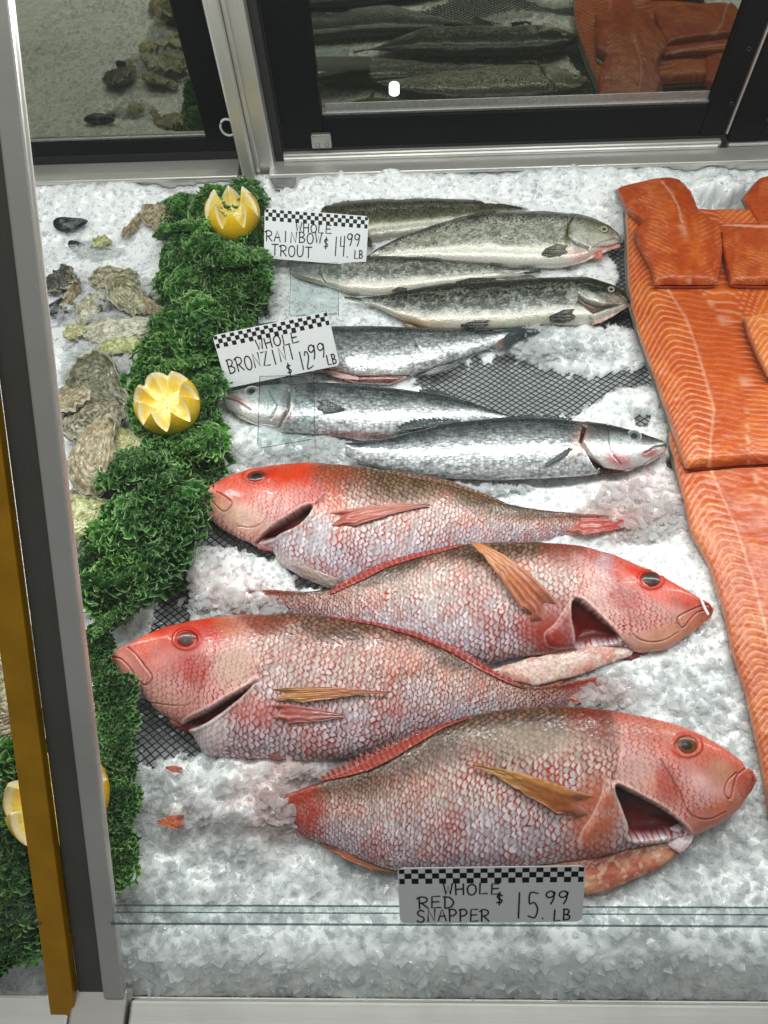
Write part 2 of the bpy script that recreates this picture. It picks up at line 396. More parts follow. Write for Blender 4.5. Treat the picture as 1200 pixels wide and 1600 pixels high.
# front ledge of the case
fr = empty('front_ledge', (0, -0.06, 0), 'stainless front rim of the case at the bottom edge of the photo', 'case rim')
box('rim', -0.208, 0.9, -0.085, -0.0465, -0.012, 0.0, M_rim, fr, 0.002)
box('rim', -0.9, -0.252, -0.085, -0.044, -0.010, 0.0, M_rim, fr, 0.002)
box('inner_wall', -0.9, 0.9, -0.0465, -0.0455, -0.09, -0.0125, M_steel, fr, 0)
box('corner_cap', -0.250, -0.210, -0.085, -0.040, -0.012, 0.004, M_steel_v, fr, 0.002)

# back post between the door bays
post = empty('door_post', (-0.18, 0.81, 0), 'upright steel post between the two sliding doors at the back', 'post')
box('post_face', -0.1815, -0.160, 0.812, 0.832, 0.006, 0.5, M_steel_v, post, 0.0015)
box('post_side', -0.1990, -0.1830, 0.800, 0.832, -0.004, 0.5, M_steel_v, post, 0.003)
box('post_lip', -0.1825, -0.1775, 0.808, 0.8115, 0.004, 0.5, M_steel, post, 0.001)

def door(name, xo0, xi0, xi1, xo1, zo, zi, y, label, yglass, top=0.6):
    d = empty(name, ((xo0+xo1)/2, y, zo), label, 'sliding door')
    box('stile', xo0, xi0, y, y+0.016, zo, top, M_black, d, 0.0015)
    box('stile', xi1, xo1, y, y+0.016, zo, top, M_black, d, 0.0015)
    box('bottom_rail', xi0, xi1, y+0.0008, y+0.016, zo, zi, M_black, d, 0.0015)
    box('glass_bead', xi0, xi1, y+0.005, y+0.008, zi, zi+0.0035, M_alu, d, 0.0006)
    box('glass_pane', xi0, xi1, y+0.008, y+0.0082, zi, top, M_doorglass, d, 0)
    return d
dl = door('sliding_door', -0.60, -0.56, -0.2400, -0.2040, 0.041, 0.058, 0.8326, 'black framed glass door over the mussels and oysters, top left', 0.84)
dr = door('sliding_door', -0.1480, -0.0980, 0.3500, 0.3790, 0.041, 0.0795, 0.8334, 'wide black framed glass door reflecting trout and salmon, with a small metal clip', 0.84)
dr2 = door('sliding_door', 0.3830, 0.4200, 0.80, 0.84, 0.037, 0.060, 0.826, 'black door frame cut off at the top right corner', 0.84)
# spacer bar in the right door glass
box('spacer_bar', -0.094, 0.348, 0.8410, 0.8440, 0.081, 0.0935, M_alu, dr, 0.0006)
# channel on right stile, jamb strip by the post
box('edge_channel', 0.3795, 0.3822, 0.8300, 0.8335, 0.045, 0.6, M_steel_v, dr, 0.0008)
box('jamb_strip', -0.1590, -0.1500, 0.826, 0.842, 0.036, 0.6, M_gasket, case, 0.001)
for (u, v) in ((1143, 162), (1170, 76)):
    q = PY(u, v, 0.8332); t = tube('screw', [(q[0], 0.8335, q[2]), (q[0], 0.8318, q[2])], 0.0022, M_alu, dr, 10)
# clip
clip = empty('frame_clip', (-0.105, 0.830, 0.05), None, None); clip.parent = dr; clip.location = Vector((-0.105, 0.83, 0.05))-dr.location
q0 = PY(485, 212, 0.826); q1 = PY(519, 232, 0.826)
o = box('clip_plate', q0[0], q1[0], 0.826, 0.8325, q1[2], q0[2], M_alu, None, 0.0015); o.parent = clip; o.location = -Vector((-0.105, 0.83, 0.05))
for k in (0.3, 0.75):
    x = q0[0]+(q1[0]-q0[0])*k; z = q0[2]+(q1[2]-q0[2])*0.72
    o = tube('clip_screw', [(x, 0.826, z), (x, 0.8247, z)], 0.0028, M_alu, None, 12); o.parent = clip; o.location = -Vector((-0.105, 0.83, 0.05))
# hanging ring
qr = PY(356, 199, 0.826)
ang = np.linspace(0, 2*math.pi, 22)[:-1]
ring = tube('plastic_ring', [(0.0085*math.cos(a), 0, 0.0105*math.sin(a)) for a in ang], 0.0014, M_ringw, None, 8, True)
ring.location = qr; tag(ring, 'small white plastic ring hanging by the post at the left door', 'ring')

# dark work area seen behind the doors
wall = box('wall', -3, 3, 2.2, 2.25, -1.5, 3, M_dark, None, 0); tag(wall, kind='structure')
floor = box('floor', -3, 3, -2, 3, -1.0, -0.95, M_dark, None, 0); tag(floor, kind='structure')
cw = box('counter', -1.2, 1.2, 0.90, 1.5, -0.12, -0.06, M_dark, None, 0.002); tag(cw, 'dark worktop behind the glass doors', 'counter')
refl_m, lnt, lb = newmat('reflection_glow'); lb.inputs['Emission Color'].default_value = (0.85, 1, 1, 1); lb.inputs['Emission Strength'].default_value = 6.0; lb.inputs['Base Color'].default_value = (1, 1, 1, 1)
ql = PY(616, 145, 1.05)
lp = tube('lamp_reflection_disc', [(ql[0], 1.05, ql[2]), (ql[0], 1.062, ql[2]+0.004)], 0.0075, refl_m, None, 20)  # glowing disc added in place of a lamp's reflection in the glass
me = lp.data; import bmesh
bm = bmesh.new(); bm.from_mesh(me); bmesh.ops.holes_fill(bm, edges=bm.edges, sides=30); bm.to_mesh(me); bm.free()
tag(lp, 'small round glowing disc added behind the right glass door for a lamp reflection', 'lamp reflection')

# slanted front glass with its left post
a41 = math.radians(41); gd = np.array([0, math.cos(a41), math.sin(a41)]); gn = np.array([0, -math.sin(a41), math.cos(a41)])
base = np.array([0, -0.0465, 0.001])
gp = empty('glass_post', (-0.23, -0.046, 0), 'slanted front post of the glass, light steel face, dark side and strip coloured as a yellow reflection', 'post')
def gl(x, s, off=0.0): p = base+gd*s+gn*off; return (x, p[1], p[2])
beam('face_strip', gl(-0.2185, 0.004), gl(-0.2185, 0.85), (1, 0, 0), 0.0145, 0.008, M_steel_v, gp, 0.0015)
beam('dark_channel', gl(-0.2360, 0.004, -0.004), gl(-0.2360, 0.85, -0.004), (1, 0, 0), 0.0200, 0.006, M_steel_d, gp, 0.001)
beam('yellow_reflection_strip', gl(-0.2560, -0.02, 0.001), gl(-0.2560, 0.85, 0.001), (1, 0, 0), 0.0185, 0.009, M_amber_refl, gp, 0.001)  # its yellow stands for what the steel reflects
gpan = beam('front_glass', gl(0.25, 0.0, -0.001), gl(0.25, 0.85, -0.001), (1, 0, 0), 0.92, 0.0004, M_frontglass, None, 0)
tag(gpan, 'clear slanted front glass pane right of the post, above the red snapper', 'glass pane')
gpan2 = beam('front_glass', gl(-0.6, 0.0, -0.001), gl(-0.6, 0.85, -0.001), (1, 0, 0), 0.66, 0.0004, M_frontglass, None, 0)
tag(gpan2, 'clear slanted front glass pane left of the yellow strip', 'glass pane')
# clear acrylic rail across the front
ZR = 0.05
def rail(x0, x1, label):
    r = empty('acrylic_rail', ((x0+x1)/2, 0.03, ZR), label, 'sign rail')
    ya = P(600, 1416, ZR)[1]; yb = P(600, 1445, ZR)[1]; ym = P(600, 1427, ZR)[1]
    box('strip', x0, x1, yb, ya, ZR-0.0015, ZR, M_acryl, r, 0)
    for y, h in ((ya, 0.0012), (yb, 0.0014), (ym, 0.0009)):
        box('edge', x0, x1, y-h/2, y+h/2, ZR-0.002+h*0.2, ZR+0.0012, M_acryl_edge, r, 0)
    return ya, yb
ya, yb = rail(-0.213, 0.6, 'long clear acrylic rail running across the front in front of the snapper')
rail(-0.6, -0.262, 'clear acrylic rail in front of the kale at the lower left corner')

# ================================================================== ice bed, net, shards
EXPO = [  # places where the net shows through (photo-derived outlines on the bed)
    [(640, 600), (700, 572), (790, 556), (860, 580), (925, 590), (1010, 572), (1022, 600), (950, 615), (905, 645), (840, 656), (770, 652), (700, 625)],
    [(955, 385), (985, 380), (1000, 470), (1012, 540), (990, 520), (965, 505), (930, 512), (965, 470)],
    [(1090, 322), (1160, 318), (1190, 350), (1190, 372), (1110, 372)],
    [(300, 800), (350, 800), (440, 845), (420, 872), (380, 862), (330, 856), (300, 850)],
    [(250, 890), (292, 880), (300, 940), (290, 985), (240, 990)],
    [(200, 1095), (250, 1090), (320, 1130), (340, 1180), (300, 1185), (262, 1180), (235, 1205), (205, 1190)],
    [(428, 306), (452, 300), (462, 312), (440, 320)],
    [(395, 430), (425, 425), (422, 500), (395, 500)], [(452, 880), (470, 892), (520, 922), (470, 915)],
    [(940, 655), (1010, 660), (1030, 640), (1000, 648)],
    [(1040, 655), (1052, 700), (1090, 820), (1075, 800), (1050, 730)],
]
PILES = [  # u, v, ru, rv, height (m)
    (930, 535, 95, 32, .010), (980, 630, 60, 22, .011), (900, 545, 60, 25, .006), (345, 905, 70, 50, .012), (640, 700, 1, 1, 0),
    (400, 930, 50, 26, .010), (330, 1240, 110, 60, .014), (400, 1270, 60, 60, .014), (960, 1060, 80, 40, .006), (1000, 800, 90, 35, .007),
    (440, 700, 90, 26, .008), (400, 690, 50, 20, .006), (700, 765, 100, 14, .004), (480, 1205, 60, 22, .010), (600, 305, 200, 14, .010), (900, 300, 90, 22, .012),
    (160, 320, 90, 20, .010), (1120, 315, 40, 14, .012), (250, 1380, 120, 30, .004), (700, 1470, 500, 40, .004), (1050, 1450, 200, 60, .006),
    (560, 495, 60, 12, .004), (850, 470, 1, 1, 0), (450, 470, 50, 30, .004), (950, 825, 60, 24, .008),
]
PINK = [(1000, 790, 90, 45, .30), (330, 905, 50, 35, .28), (400, 935, 60, 30, .32), (930, 1085, 60, 25, .35), (430, 1255, 60, 60, .40), (300, 1290, 60, 40, .10),
        (945, 820, 50, 22, .5), (1000, 740, 60, 20, .22), (700, 755, 120, 12, .25), (480, 1205, 50, 20, .25), (1120, 1000, 30, 40, .08), (420, 1180, 60, 12, .3)]
def expo(u, v, grow=0.0):
    j = (vn(u*0.09, v*0.09, 3)-0.5)*16+(vn(u*0.3, v*0.3, 4)-0.5)*8
    e = np.zeros(np.shape(u))
    for p in EXPO:
        e = np.maximum(e, 1-sm(-6+grow, 6+grow, sdist(u, v, p)+j))
    return e
def ice_h(x, y, rough=True):
    u, v = proj(np.stack([x, y, 0*x], -1))
    h = 0.002+0.007*(fbm(x*14, y*14, 11, 3)-0.5)
    if rough:
        r1 = np.abs(fbm(x*75, y*75, 21, 3)-0.5)*2; h = h+(0.0028*(r1-0.25)+0.0034*(fbm(x*150, y*150, 31, 3)-0.5))*(1-0.5*sm(0.03, -0.02, y))
        h = h+0.0014*(vn(x*430, y*430, 41)-0.5)
    for (cu, cv, ru, rv, hh) in PILES:
        if hh: h = h+0.8*hh*blob(u, v, cu, cv, ru, rv, 0, 0.75)*(0.65+0.7*vn(x*90, y*90, 8))
    e = expo(u, v)
    h = h*(1-e)+(-0.010+0.004*(fbm(x*60, y*60, 2, 2)-0.5))*e
    h = h-0.022*sm(-0.014, -0.054, y)*(0.8+0.4*fbm(x*40, y*40, 77, 3))
    h = h+0.020*sm(0.70, 0.80, y)*(0.7+0.6*fbm(x*30, 3+0*y, 5, 3))
    return h, u, v, e
def ice_col(x, y, u, v, e):
    c = lerp(S('eef1f2'), S('fcfdfd'), fbm(x*50, y*50, 61, 3))
    c = c*(1-0.08*sm(0.52, 0.72, fbm(x*22+5, y*22, 71, 3)))[..., None]
    for (cu, cv, ru, rv, a) in PINK:
        c = lerp(c, S('e8aaa4'), 0.75*a*blob(u, v, cu, cv, ru, rv, 0, 0.8)*(0.4+1.0*vn(x*160, y*160, 9)))
    c = lerp(c, S('8a9090'), 0.55*e)
    return np.clip(c, 0, 1)
xs = np.arange(-0.66, 0.64, 0.0027); ys = np.arange(-0.0452, 0.800, 0.0027)
gx, gy = np.meshgrid(xs, ys, indexing='ij')
gh, gu, gv, ge = ice_h(gx, gy)
jx = gx+0.0012*(vn(gx*900, gy*900, 91)-0.5); jy = np.clip(gy+0.0012*(vn(gx*900, gy*900, 92)-0.5), -0.0452, 0.7995)
me = mesh_np('ice_bed', np.stack([jx, jy, gh], -1), gquads(len(xs), len(ys)), ice_col(gx, gy, gu, gv, ge))
ice = link('ice_bed', me, M_ice); tag(ice, kind='structure')

def shards(name, n, smin, smax, xr, yr, lift=0.0, keep=None, cmul=1.0, seed=5, at=None):
    rs = np.random.RandomState(seed)
    if at is None:
        x = rs.uniform(xr[0], xr[1], n); y = rs.uniform(yr[0], yr[1], n)
    else: x, y = at[0], at[1]
    h, u, v, e = ice_h(x, y)
    if at is not None: h = at[2]
    ok = (rs.rand(len(x)) > e*0.96)
    if keep is not None: ok &= keep(u, v)
    x, y, h, u, v, e = x[ok], y[ok], h[ok], u[ok], v[ok], e[ok]; n = len(x)
    cube = np.array([(-1, -1, -1), (1, -1, -1), (1, 1, -1), (-1, 1, -1), (-1, -1, 1), (1, -1, 1), (1, 1, 1), (-1, 1, 1)], float)*0.5
    sz = smin+(smax-smin)*rs.rand(n, 1)**2.0
    dim = np.concatenate([sz*rs.uniform(0.7, 1.5, (n, 1)), sz*rs.uniform(0.5, 1.1, (n, 1)), sz*rs.uniform(0.16, 0.45, (n, 1))], 1)
    v8 = cube[None]+rs.uniform(-0.26, 0.26, (n, 8, 3)); v8 = v8*dim[:, None, :]
    ang = rs.uniform(0, 2*np.pi, n); tl = rs.normal(0, 0.34, n); t2 = rs.normal(0, 0.34, n)
    def rot(a, i, j):
        M = np.tile(np.eye(3), (n, 1, 1)); M[:, i, i] = np.cos(a); M[:, j, j] = np.cos(a); M[:, i, j] = -np.sin(a); M[:, j, i] = np.sin(a); return M
    M = rot(ang, 0, 1)@rot(tl, 1, 2)@rot(t2, 0, 2)
    v8 = np.einsum('nij,nkj->nki', M, v8)+np.stack([x, y, h+lift+sz[:, 0]*0.12], -1)[:, None, :]
    fq = np.array([(0, 3, 2, 1), (4, 5, 6, 7), (0, 1, 5, 4), (1, 2, 6, 5), (2, 3, 7, 6), (3, 0, 4, 7)])
    q = (np.arange(n)[:, None, None]*8+fq[None]).reshape(-1, 4)
    c = ice_col(x, y, u, v, e*0)*rs.uniform(0.90, 1.05, (n, 1)); c = np.repeat(np.clip(c, 0, 1)[:, None], 8, 1)
    me = mesh_np(name, v8, q, c, smooth=False)
    o = link(name, me, M_shard); tag(o, kind='stuff'); return o
inview = lambda u, v: (u > -160) & (u < 1360) & (v > 250) & (v < 1640)
shards('crushed_ice', 37000, 0.0018, 0.0048, (-0.58, 0.58), (0.0, 0.798), keep=inview, seed=5)
shards('crushed_ice', 8000, 0.003, 0.0075, (-0.35, 0.40), (-0.044, 0.20), keep=inview, seed=6)
rs = np.random.RandomState(3)
def pile_shards(blobs, seed, smin=.003, smax=.008, z=0.012):
    X = []; Y = []; Z = []
    r = np.random.RandomState(seed)
    for (cu, cv, ru, rv, n, zz) in blobs:
        a = r.uniform(0, 2*np.pi, n); q = np.sqrt(r.rand(n)); u = cu+ru*q*np.cos(a); v = cv+rv*q*np.sin(a)
        zt = zz*(1-q**2)*r.uniform(0.2, 1.0, n)+0.004; p = P(u, v, zt); X.append(p[:, 0]); Y.append(p[:, 1]); Z.append(zt)
    return shards('crushed_ice', 0, smin, smax, None, None, seed=seed, at=(np.concatenate(X), np.concatenate(Y), np.concatenate(Z)))

# black plastic net, a diamond mesh, built strand by strand where the ice leaves it bare
def build_net():
    W, Hh = 0.0088, 0.0066; V = []; n = 0
    segs = []
    ni = np.arange(-70, 60); nj = np.arange(-8, 245)
    I, J = np.meshgrid(ni, nj, indexing='ij')
    def pt(i, j):
        x = i*W/1.0+(j % 2)*W/2; y = j*Hh/2
        x = x+0.0025*(fbm(x*25, y*25, 51, 2)-0.5)*2; y = y+0.003*(fbm(x*22+9, y*22, 52, 2)-0.5)*2
        return x, y
    for dj in (0, 1):
        x0, y0 = pt(I, J)
        i2 = np.where(J % 2 == 0, I if dj else I-1, I+1 if dj else I); x1, y1 = pt(i2, J+1)
        segs.append(np.stack([x0, y0, x1, y1], -1).reshape(-1, 4))
    s = np.concatenate(segs)
    m = (s[:, 0]+s[:, 2])/2; k = (s[:, 1]+s[:, 3])/2
    u, v = proj(np.stack([m, k, 0*m], -1)); e = expo(u, v, 14)
    s = s[(e > 0.1) & (k > -0.03) & (k < 0.795)]
    def z(x, y): return -0.0015+0.004*(fbm(x*20, y*20, 55, 2)-0.5)
    a = np.stack([s[:, 0], s[:, 1], z(s[:, 0], s[:, 1])], -1); b = np.stack([s[:, 2], s[:, 3], z(s[:, 2], s[:, 3])], -1)
    d = b-a; d /= np.linalg.norm(d, axis=1, keepdims=True); sd = np.cross(d, (0, 0, 1)); r = 0.00065
    rings = []
    for p in (a-d*0.0004, b+d*0.0004):
        for (c1, c2) in ((1, -0.5), (0, 0.8), (-1, -0.5)): rings.append(p+sd*r*c1+np.array([0, 0, r*c2]))
    g = np.stack(rings, 1); n = len(g); base = np.arange(n)[:, None]*6
    q = np.concatenate([base+np.array([[0, 1, 4, 3]]), base+np.array([[1, 2, 5, 4]]), base+np.array([[2, 0, 3, 5]])])
    return mesh_np('plastic_net', g, q)
net = link('plastic_net', build_net(), M_net)
tag(net, 'black plastic diamond net lying under the fish, bare between the ice heaps', 'net')

# ================================================================== fish
ALLB = []
def loft(name, Dp, Vp, mat, parent, paint=None, ratio=0.42, z0=0.010, tilt=0.006, ns=300, nup=90, nlo=14, n_exp=2.0, bfun=None, keepw=False, ts=None, smooth_b=True):
    if ts is None:
        t = np.linspace(0, 1, ns); ts = t
    D = resample(Dp, ns, ts); Vv = resample(Vp, ns, ts)
    # zt: height of the mid plane, the back a little higher than the belly
    zc = z0 if np.isscalar(z0) else np.interp(ts, np.linspace(0, 1, len(z0)), z0)
    Pd = P(D[:, 0], D[:, 1], zc+tilt); Pv = P(Vv[:, 0], Vv[:, 1], zc-tilt)
    C = (Pd+Pv)/2; Hv = (Pd-Pv)/2; hw = np.linalg.norm(Hv, axis=1)
    if not keepw:
        dist = np.linalg.norm(C[:, :2], axis=1); cot = dist/(CAMH-C[:, 2])
        Hv = Hv/np.sqrt(1+(ratio*cot)**2)[:, None]; hw = np.linalg.norm(Hv, axis=1)
    b = ratio*hw if bfun is None else bfun(ts, hw)
    if smooth_b and bfun is None:
        k = max(3, ns//40); e = np.r_[np.full(k, b[0]), b, np.full(k, b[-1])]; ker = np.ones(2*k+1)/(2*k+1); b = np.convolve(e, ker, 'valid')*np.minimum(1, hw/(0.2*hw.max()))**0.5
    ph = np.r_[np.linspace(0, np.pi, nup), np.linspace(np.pi, 2*np.pi, nlo+2)[1:-1]]
    c, s = np.cos(ph), np.sin(ph); e2 = 2.0/n_exp
    cc = np.sign(c)*np.abs(c)**e2; ss = np.sign(s)*np.abs(s)**e2
    pos = C[:, None]+Hv[:, None]*cc[None, :, None]; pos[..., 2] += b[:, None]*ss[None]
    nn = normals(pos); nn = nn*np.sign(np.sum(nn*(pos-C[:, None]), -1, keepdims=True)+1e-12)
    sl = np.r_[0, np.cumsum(np.linalg.norm(np.diff(C, axis=0), axis=1))]
    sA = np.repeat(sl[:, None], len(ph), 1)
    dt = np.linalg.norm(np.diff(pos, axis=1), axis=-1); tA = np.concatenate([np.zeros((ns, 1)), np.cumsum(dt, 1)], 1)
    tA = tA-tA[:, [nup//2]]
    u, v = proj(pos); tn = (1-cc)[None]/2+0*u; sn = ts[:, None]+0*u
    disp = np.zeros(u.shape); col = np.ones(u.shape+(3,))*0.6; scl = None
    if paint is not None:
        r = paint(u, v, sA, tA, sn, tn); disp, col = r[0], r[1]; scl = r[2] if len(r) > 2 else None
    up = (ph <= np.pi+1e-6)
    pos2 = pos+nn*(disp*up[None])[..., None]
    me = mesh_np(name, pos2, gquads(ns, len(ph), True), col, np.stack([sA, tA], -1))
    if scl is not None:
        a = me.attributes.new('Scl', 'FLOAT', 'POINT'); a.data.foreach_set('value', scl.astype(np.float32).ravel())
    o = link(name, me, mat, parent)
    pu = pos2[:, :nup].reshape(-1, 3); uu, vv = proj(pu)
    kd = KDTree(len(pu)//3+1)
    for i in range(0, len(pu), 3): kd.insert((uu[i], vv[i], 0), i)
    kd.balance()
    return o, (kd, pu)
def surf_z(body, u, v):
    kd, pu = body; out = np.zeros(np.shape(u))
    it = np.nditer(np.asarray(u), flags=['multi_index'])
    for x in it:
        i = it.multi_index; _, k, _ = kd.find((float(u[i]), float(v[i]), 0)); out[i] = pu[k][2]
    return out
def scales(x, y, lx, ly, seed=0, warp=0.35, bulge=0.5):
    xx = x/lx+warp*(fbm(x/lx*0.35, y/ly*0.35, seed, 2)-0.5)*2+0.45*(vn(x/lx*0.9, y/ly*0.9, seed+3)-0.5); yy = y/ly+0.5*(vn(x/lx*0.6+4, y/ly*0.6, seed+4)-0.5)+warp*(fbm(x/lx*0.35+9, y/ly*0.35+5, seed+1, 2)-0.5)*2
    i0 = np.floor(xx); dlt = np.full(x.shape, 9.0); idn = np.zeros(x.shape)
    for k in (1, 0, -1, -2):
        i = i0+k; off = 0.5*(np.abs(i) % 2); j = np.floor(yy-off+0.5); fy = yy-off-j
        jt = (_h(i.astype(int), j.astype(int), seed+7)-0.5)*0.42
        edge = i+bulge*(1-4*fy*fy)+jt
        dd = edge-xx; ok = dd > 0
        dlt = np.where(ok, dd, dlt); idn = np.where(ok, _h(i.astype(int), j.astype(int), seed+5), idn)
    return dlt, idn   # dlt: distance to the scale's free edge (0..~1.4)

def smooth_line(pl, closed=False, k=5):
    p = [np.array(q, float) for q in pl]; n = len(p); out = []
    if n < 3: return pl
    for i in range(n if closed else n-1):
        p1, p2 = p[i], p[(i+1) % n]; p0 = p[i-1] if (closed or i > 0) else 2*p1-p2; p3 = p[(i+2) % n] if (closed or i+2 < n) else 2*p2-p1
        for t in np.linspace(0, 1, k, endpoint=False): out.append(0.5*((2*p1)+(-p0+p2)*t+(2*p0-5*p1+4*p2-p3)*t*t+(-p0+3*p1-3*p2+p3)*t**3))
    if not closed: out.append(p[-1])
    return out
ORED = S('c8452a'); PINKW = S('d9b5ac'); 
def snapper_paint(sp):
    seed = sp['seed']; flip = sp.get('flip', 1)
    def f(u, v, s, t, sn, tn):
        d, idn = scales(s, t, 0.0043-0.0008*sm(0.5, 1.0, sn), 0.0054-0.0012*sm(0.5, 1.0, sn), seed, 0.6, 0.6)
        nz = fbm(s*38, t*38, seed+11, 4); nz2 = fbm(s*120, t*120, seed+12, 3)
        hd = sdist(u, v, sp['head']); nap = 1-sm(0.22, 0.42, tn); sw_ = 2.5+16*nap; head = 1-sm(-sw_, sw_, hd+nap*(26*(fbm(s*90, t*90, seed+21, 3)-0.5)))
        # body colour: olive brown back, silver flank, whiter belly
        back = 1-sm(0.10, sp.get('backw', 0.42), tn+(nz-0.5)*0.22+0.04*np.sin(s*60))
        base = lerp(S('f2e6e0'), S('eae6ee'), sm(0.4, 0.9, tn)); base = lerp(base, S('d89a94'), 0.16*sm(0.42, 0.62, nz)*sp.get('red', 1.0)); base = lerp(base, S('b89880'), 0.35*(1-sm(0.25, 0.55, tn)))
        base = lerp(base, lerp(S(sp.get('backc', '7d6248')), S('b49a78'), 0.30*sm(0.3, 0.9, d)), back*0.92)
        base = base*(0.70+0.40*idn)[..., None]; base = lerp(base, S('a88e70'), back*0.40*sm(0.35, 0.8, np.clip(d, 0, 1.2))*sm(0.2, 0.8, idn))
        redamt = np.clip(0.55+1.8*(nz-0.42), 0, 1.3)*(0.4+0.9*nz2)*sp.get('red', 1.0)
        ew = 0.26+0.20*redamt
        edge = (1-sm(ew*0.55, ew*1.15, d))
        inner = sm(0.75, 1.25, d)
        ec = lerp(S('981f20'), S('b43a12'), sm(0.45, 0.65, nz2)); ec = lerp(ec, S('33190f'), back*0.85)
        base = base*(1-0.10*sm(0.3, 0.9, nz2))[..., None]; col = lerp(base, ec, edge*np.clip((redamt*1.9+0.30)*(0.45+0.9*idn)+back*0.5, 0, 0.97))
        col = lerp(col, lerp(ec, S('6b4a3a'), 0.4), inner*0.42)
        orp = sm(0.60, 0.72, fbm(s*55+3, t*55, seed+15, 3))*(1-back)*0.5
        col = lerp(col, S('c9603f'), orp*(0.3+0.7*edge))
        blue = sm(0.55, 0.75, fbm(s*30+7, t*30, seed+16, 3))*sm(0.4, 0.6, tn)
        col = lerp(col, S('c2ccd8'), 0.35*blue*(1-edge))
        col = lerp(col, S('c4584a'), sm(0.86, 1.0, sn)*0.6)
        disp = 0.00022*(1-np.clip(d/1.3, 0, 1))-0.00015*sm(0.9, 1.4, d)+0.0020*(nz-0.5)+0.0005*(nz2-0.5)
        # head
        hc = lerp(S('f0c4c2'), S('e0a8a0'), nz)
        dh, idh = scales(s, t, 0.0046, 0.0042, seed+40, 0.6, 0.45)
        eh = 1-sm(0.10, 0.32, dh)
        facem = np.zeros(u.shape)
        for b_ in sp['face']: facem = np.maximum(facem, blob(u, v, *b_, 0.35))
        hc = lerp(hc, S('a82c30'), eh*1.0*(1-facem)*(0.5+0.9*nz2))
        hdisp = (0.0002*(1-np.clip(dh/1.3, 0, 1))-0.0002*sm(0.9, 1.4, dh))*(1-facem)+0.0014*(nz-0.5)
        for (cu, cv, ru, rv, an, hexc, st) in sp['paint']:
            m_ = blob(u, v, cu, cv, ru, rv, an, 0.55)*st*(0.8+0.5*(nz-0.5)+0.3*(nz2-0.5))
            hc = lerp(hc, S(hexc)*(0.85+0.3*nz)[..., None], np.clip(m_, 0, 1))
        bl_ = fbm(s*26, t*26, seed+31, 4); hc = lerp(hc, S('b83a2c'), 0.45*sm(0.52, 0.68, bl_)*(0.5+nz2)); hc = lerp(hc, S('efd6cc'), 0.22*(1-sm(0.34, 0.50, bl_))*(1-eh)); hc = hc*(0.84+0.32*nz2)[..., None]
        hc = lerp(hc, S('e8a58f'), 0.3*eh*facem*0)
        col = lerp(col, hc, head)
        for (cu, cv, ru, rv, an, hexc, st) in sp.get('bpaint', []):
            col = lerp(col, S(hexc), np.clip(blob(u, v, cu, cv, ru, rv, an, 0.6)*st*(0.6+0.8*nz2), 0, 1)*(1-head))
        disp = disp*(1-head)+(hdisp+0.0011*(1-nap)*(1-sm(4, 40, -hd)*0.6))*head
        # operculum rim: fine groove where the head meets the body
        og = seg_dist(u, v, smooth_line(sp['oper'])); disp = disp-0.0016*(1-sm(0, 3.5, og))*sm(-1, 2, hd)*(1-nap)
        col = lerp(col, S('8a4a40'), 0.55*(1-sm(0, 1.8, og))*(1-0.8*nap))
        for pg, hh_ in sp.get('raise', []):
            rd = sdist(u, v, smooth_line(pg, True)); disp = disp+hh_*(1-sm(-9, 0.5, rd)); col = lerp(col, S('e8cfc4'), 0.6*(1-sm(0, 2.2, np.abs(rd+1))))
        for (pl, wdt, dep, hexc, st) in sp['lines']:
            dd = seg_dist(u, v, smooth_line(pl))+(nz2-0.5)*0.8; g = 1-sm(0, wdt, dd)
            disp = disp-0.6*dep*g+dep*0.15*(1-sm(wdt, wdt*3.5, dd))*(1-g); col = lerp(col, S(hexc), g*st)
        # gill opening
        for gp_ in sp['gill']:
            gd_ = sdist(u, v, smooth_line(gp_, True))+(nz2-0.5)*1.5
            inn = 1-sm(-3.0, 1.0, gd_); disp = disp*(1-inn)-inn*(0.010+0.004*sm(0, 25, -gd_))
            rim = (1-sm(0, 5, np.abs(gd_-3.5))); disp = disp+0.0012*rim*(1-inn)
            col = lerp(col, S('e6d2cc'), 0.45*rim*(1-inn))
            gc = lerp(S('7a1512'), S('a03a34'), sm(0.35, 0.65, nz)); gc = lerp(gc, S('200706'), 1-sm(0.50, 0.80, tn+0.25*(nz-0.5))); gc = lerp(gc, S('b0605a'), sm(0.55, 0.7, nz2)*0.25)
            col = lerp(col, gc, inn)
        for (cu, cv, ru, rv) in [sp['eye']]:
            r = np.hypot((u-cu)/ru, (v-cv)/rv); disp = disp+0.0010*np.exp(-((r-1.12)/0.13)**2)-0.002*(1-sm(0.8, 1.0, r)); col = lerp(col, S('c83c28'), 0.5*np.exp(-((r-1.2)/0.25)**2))
        return np.nan_to_num(disp), np.clip(col, 0, 1)
    return f
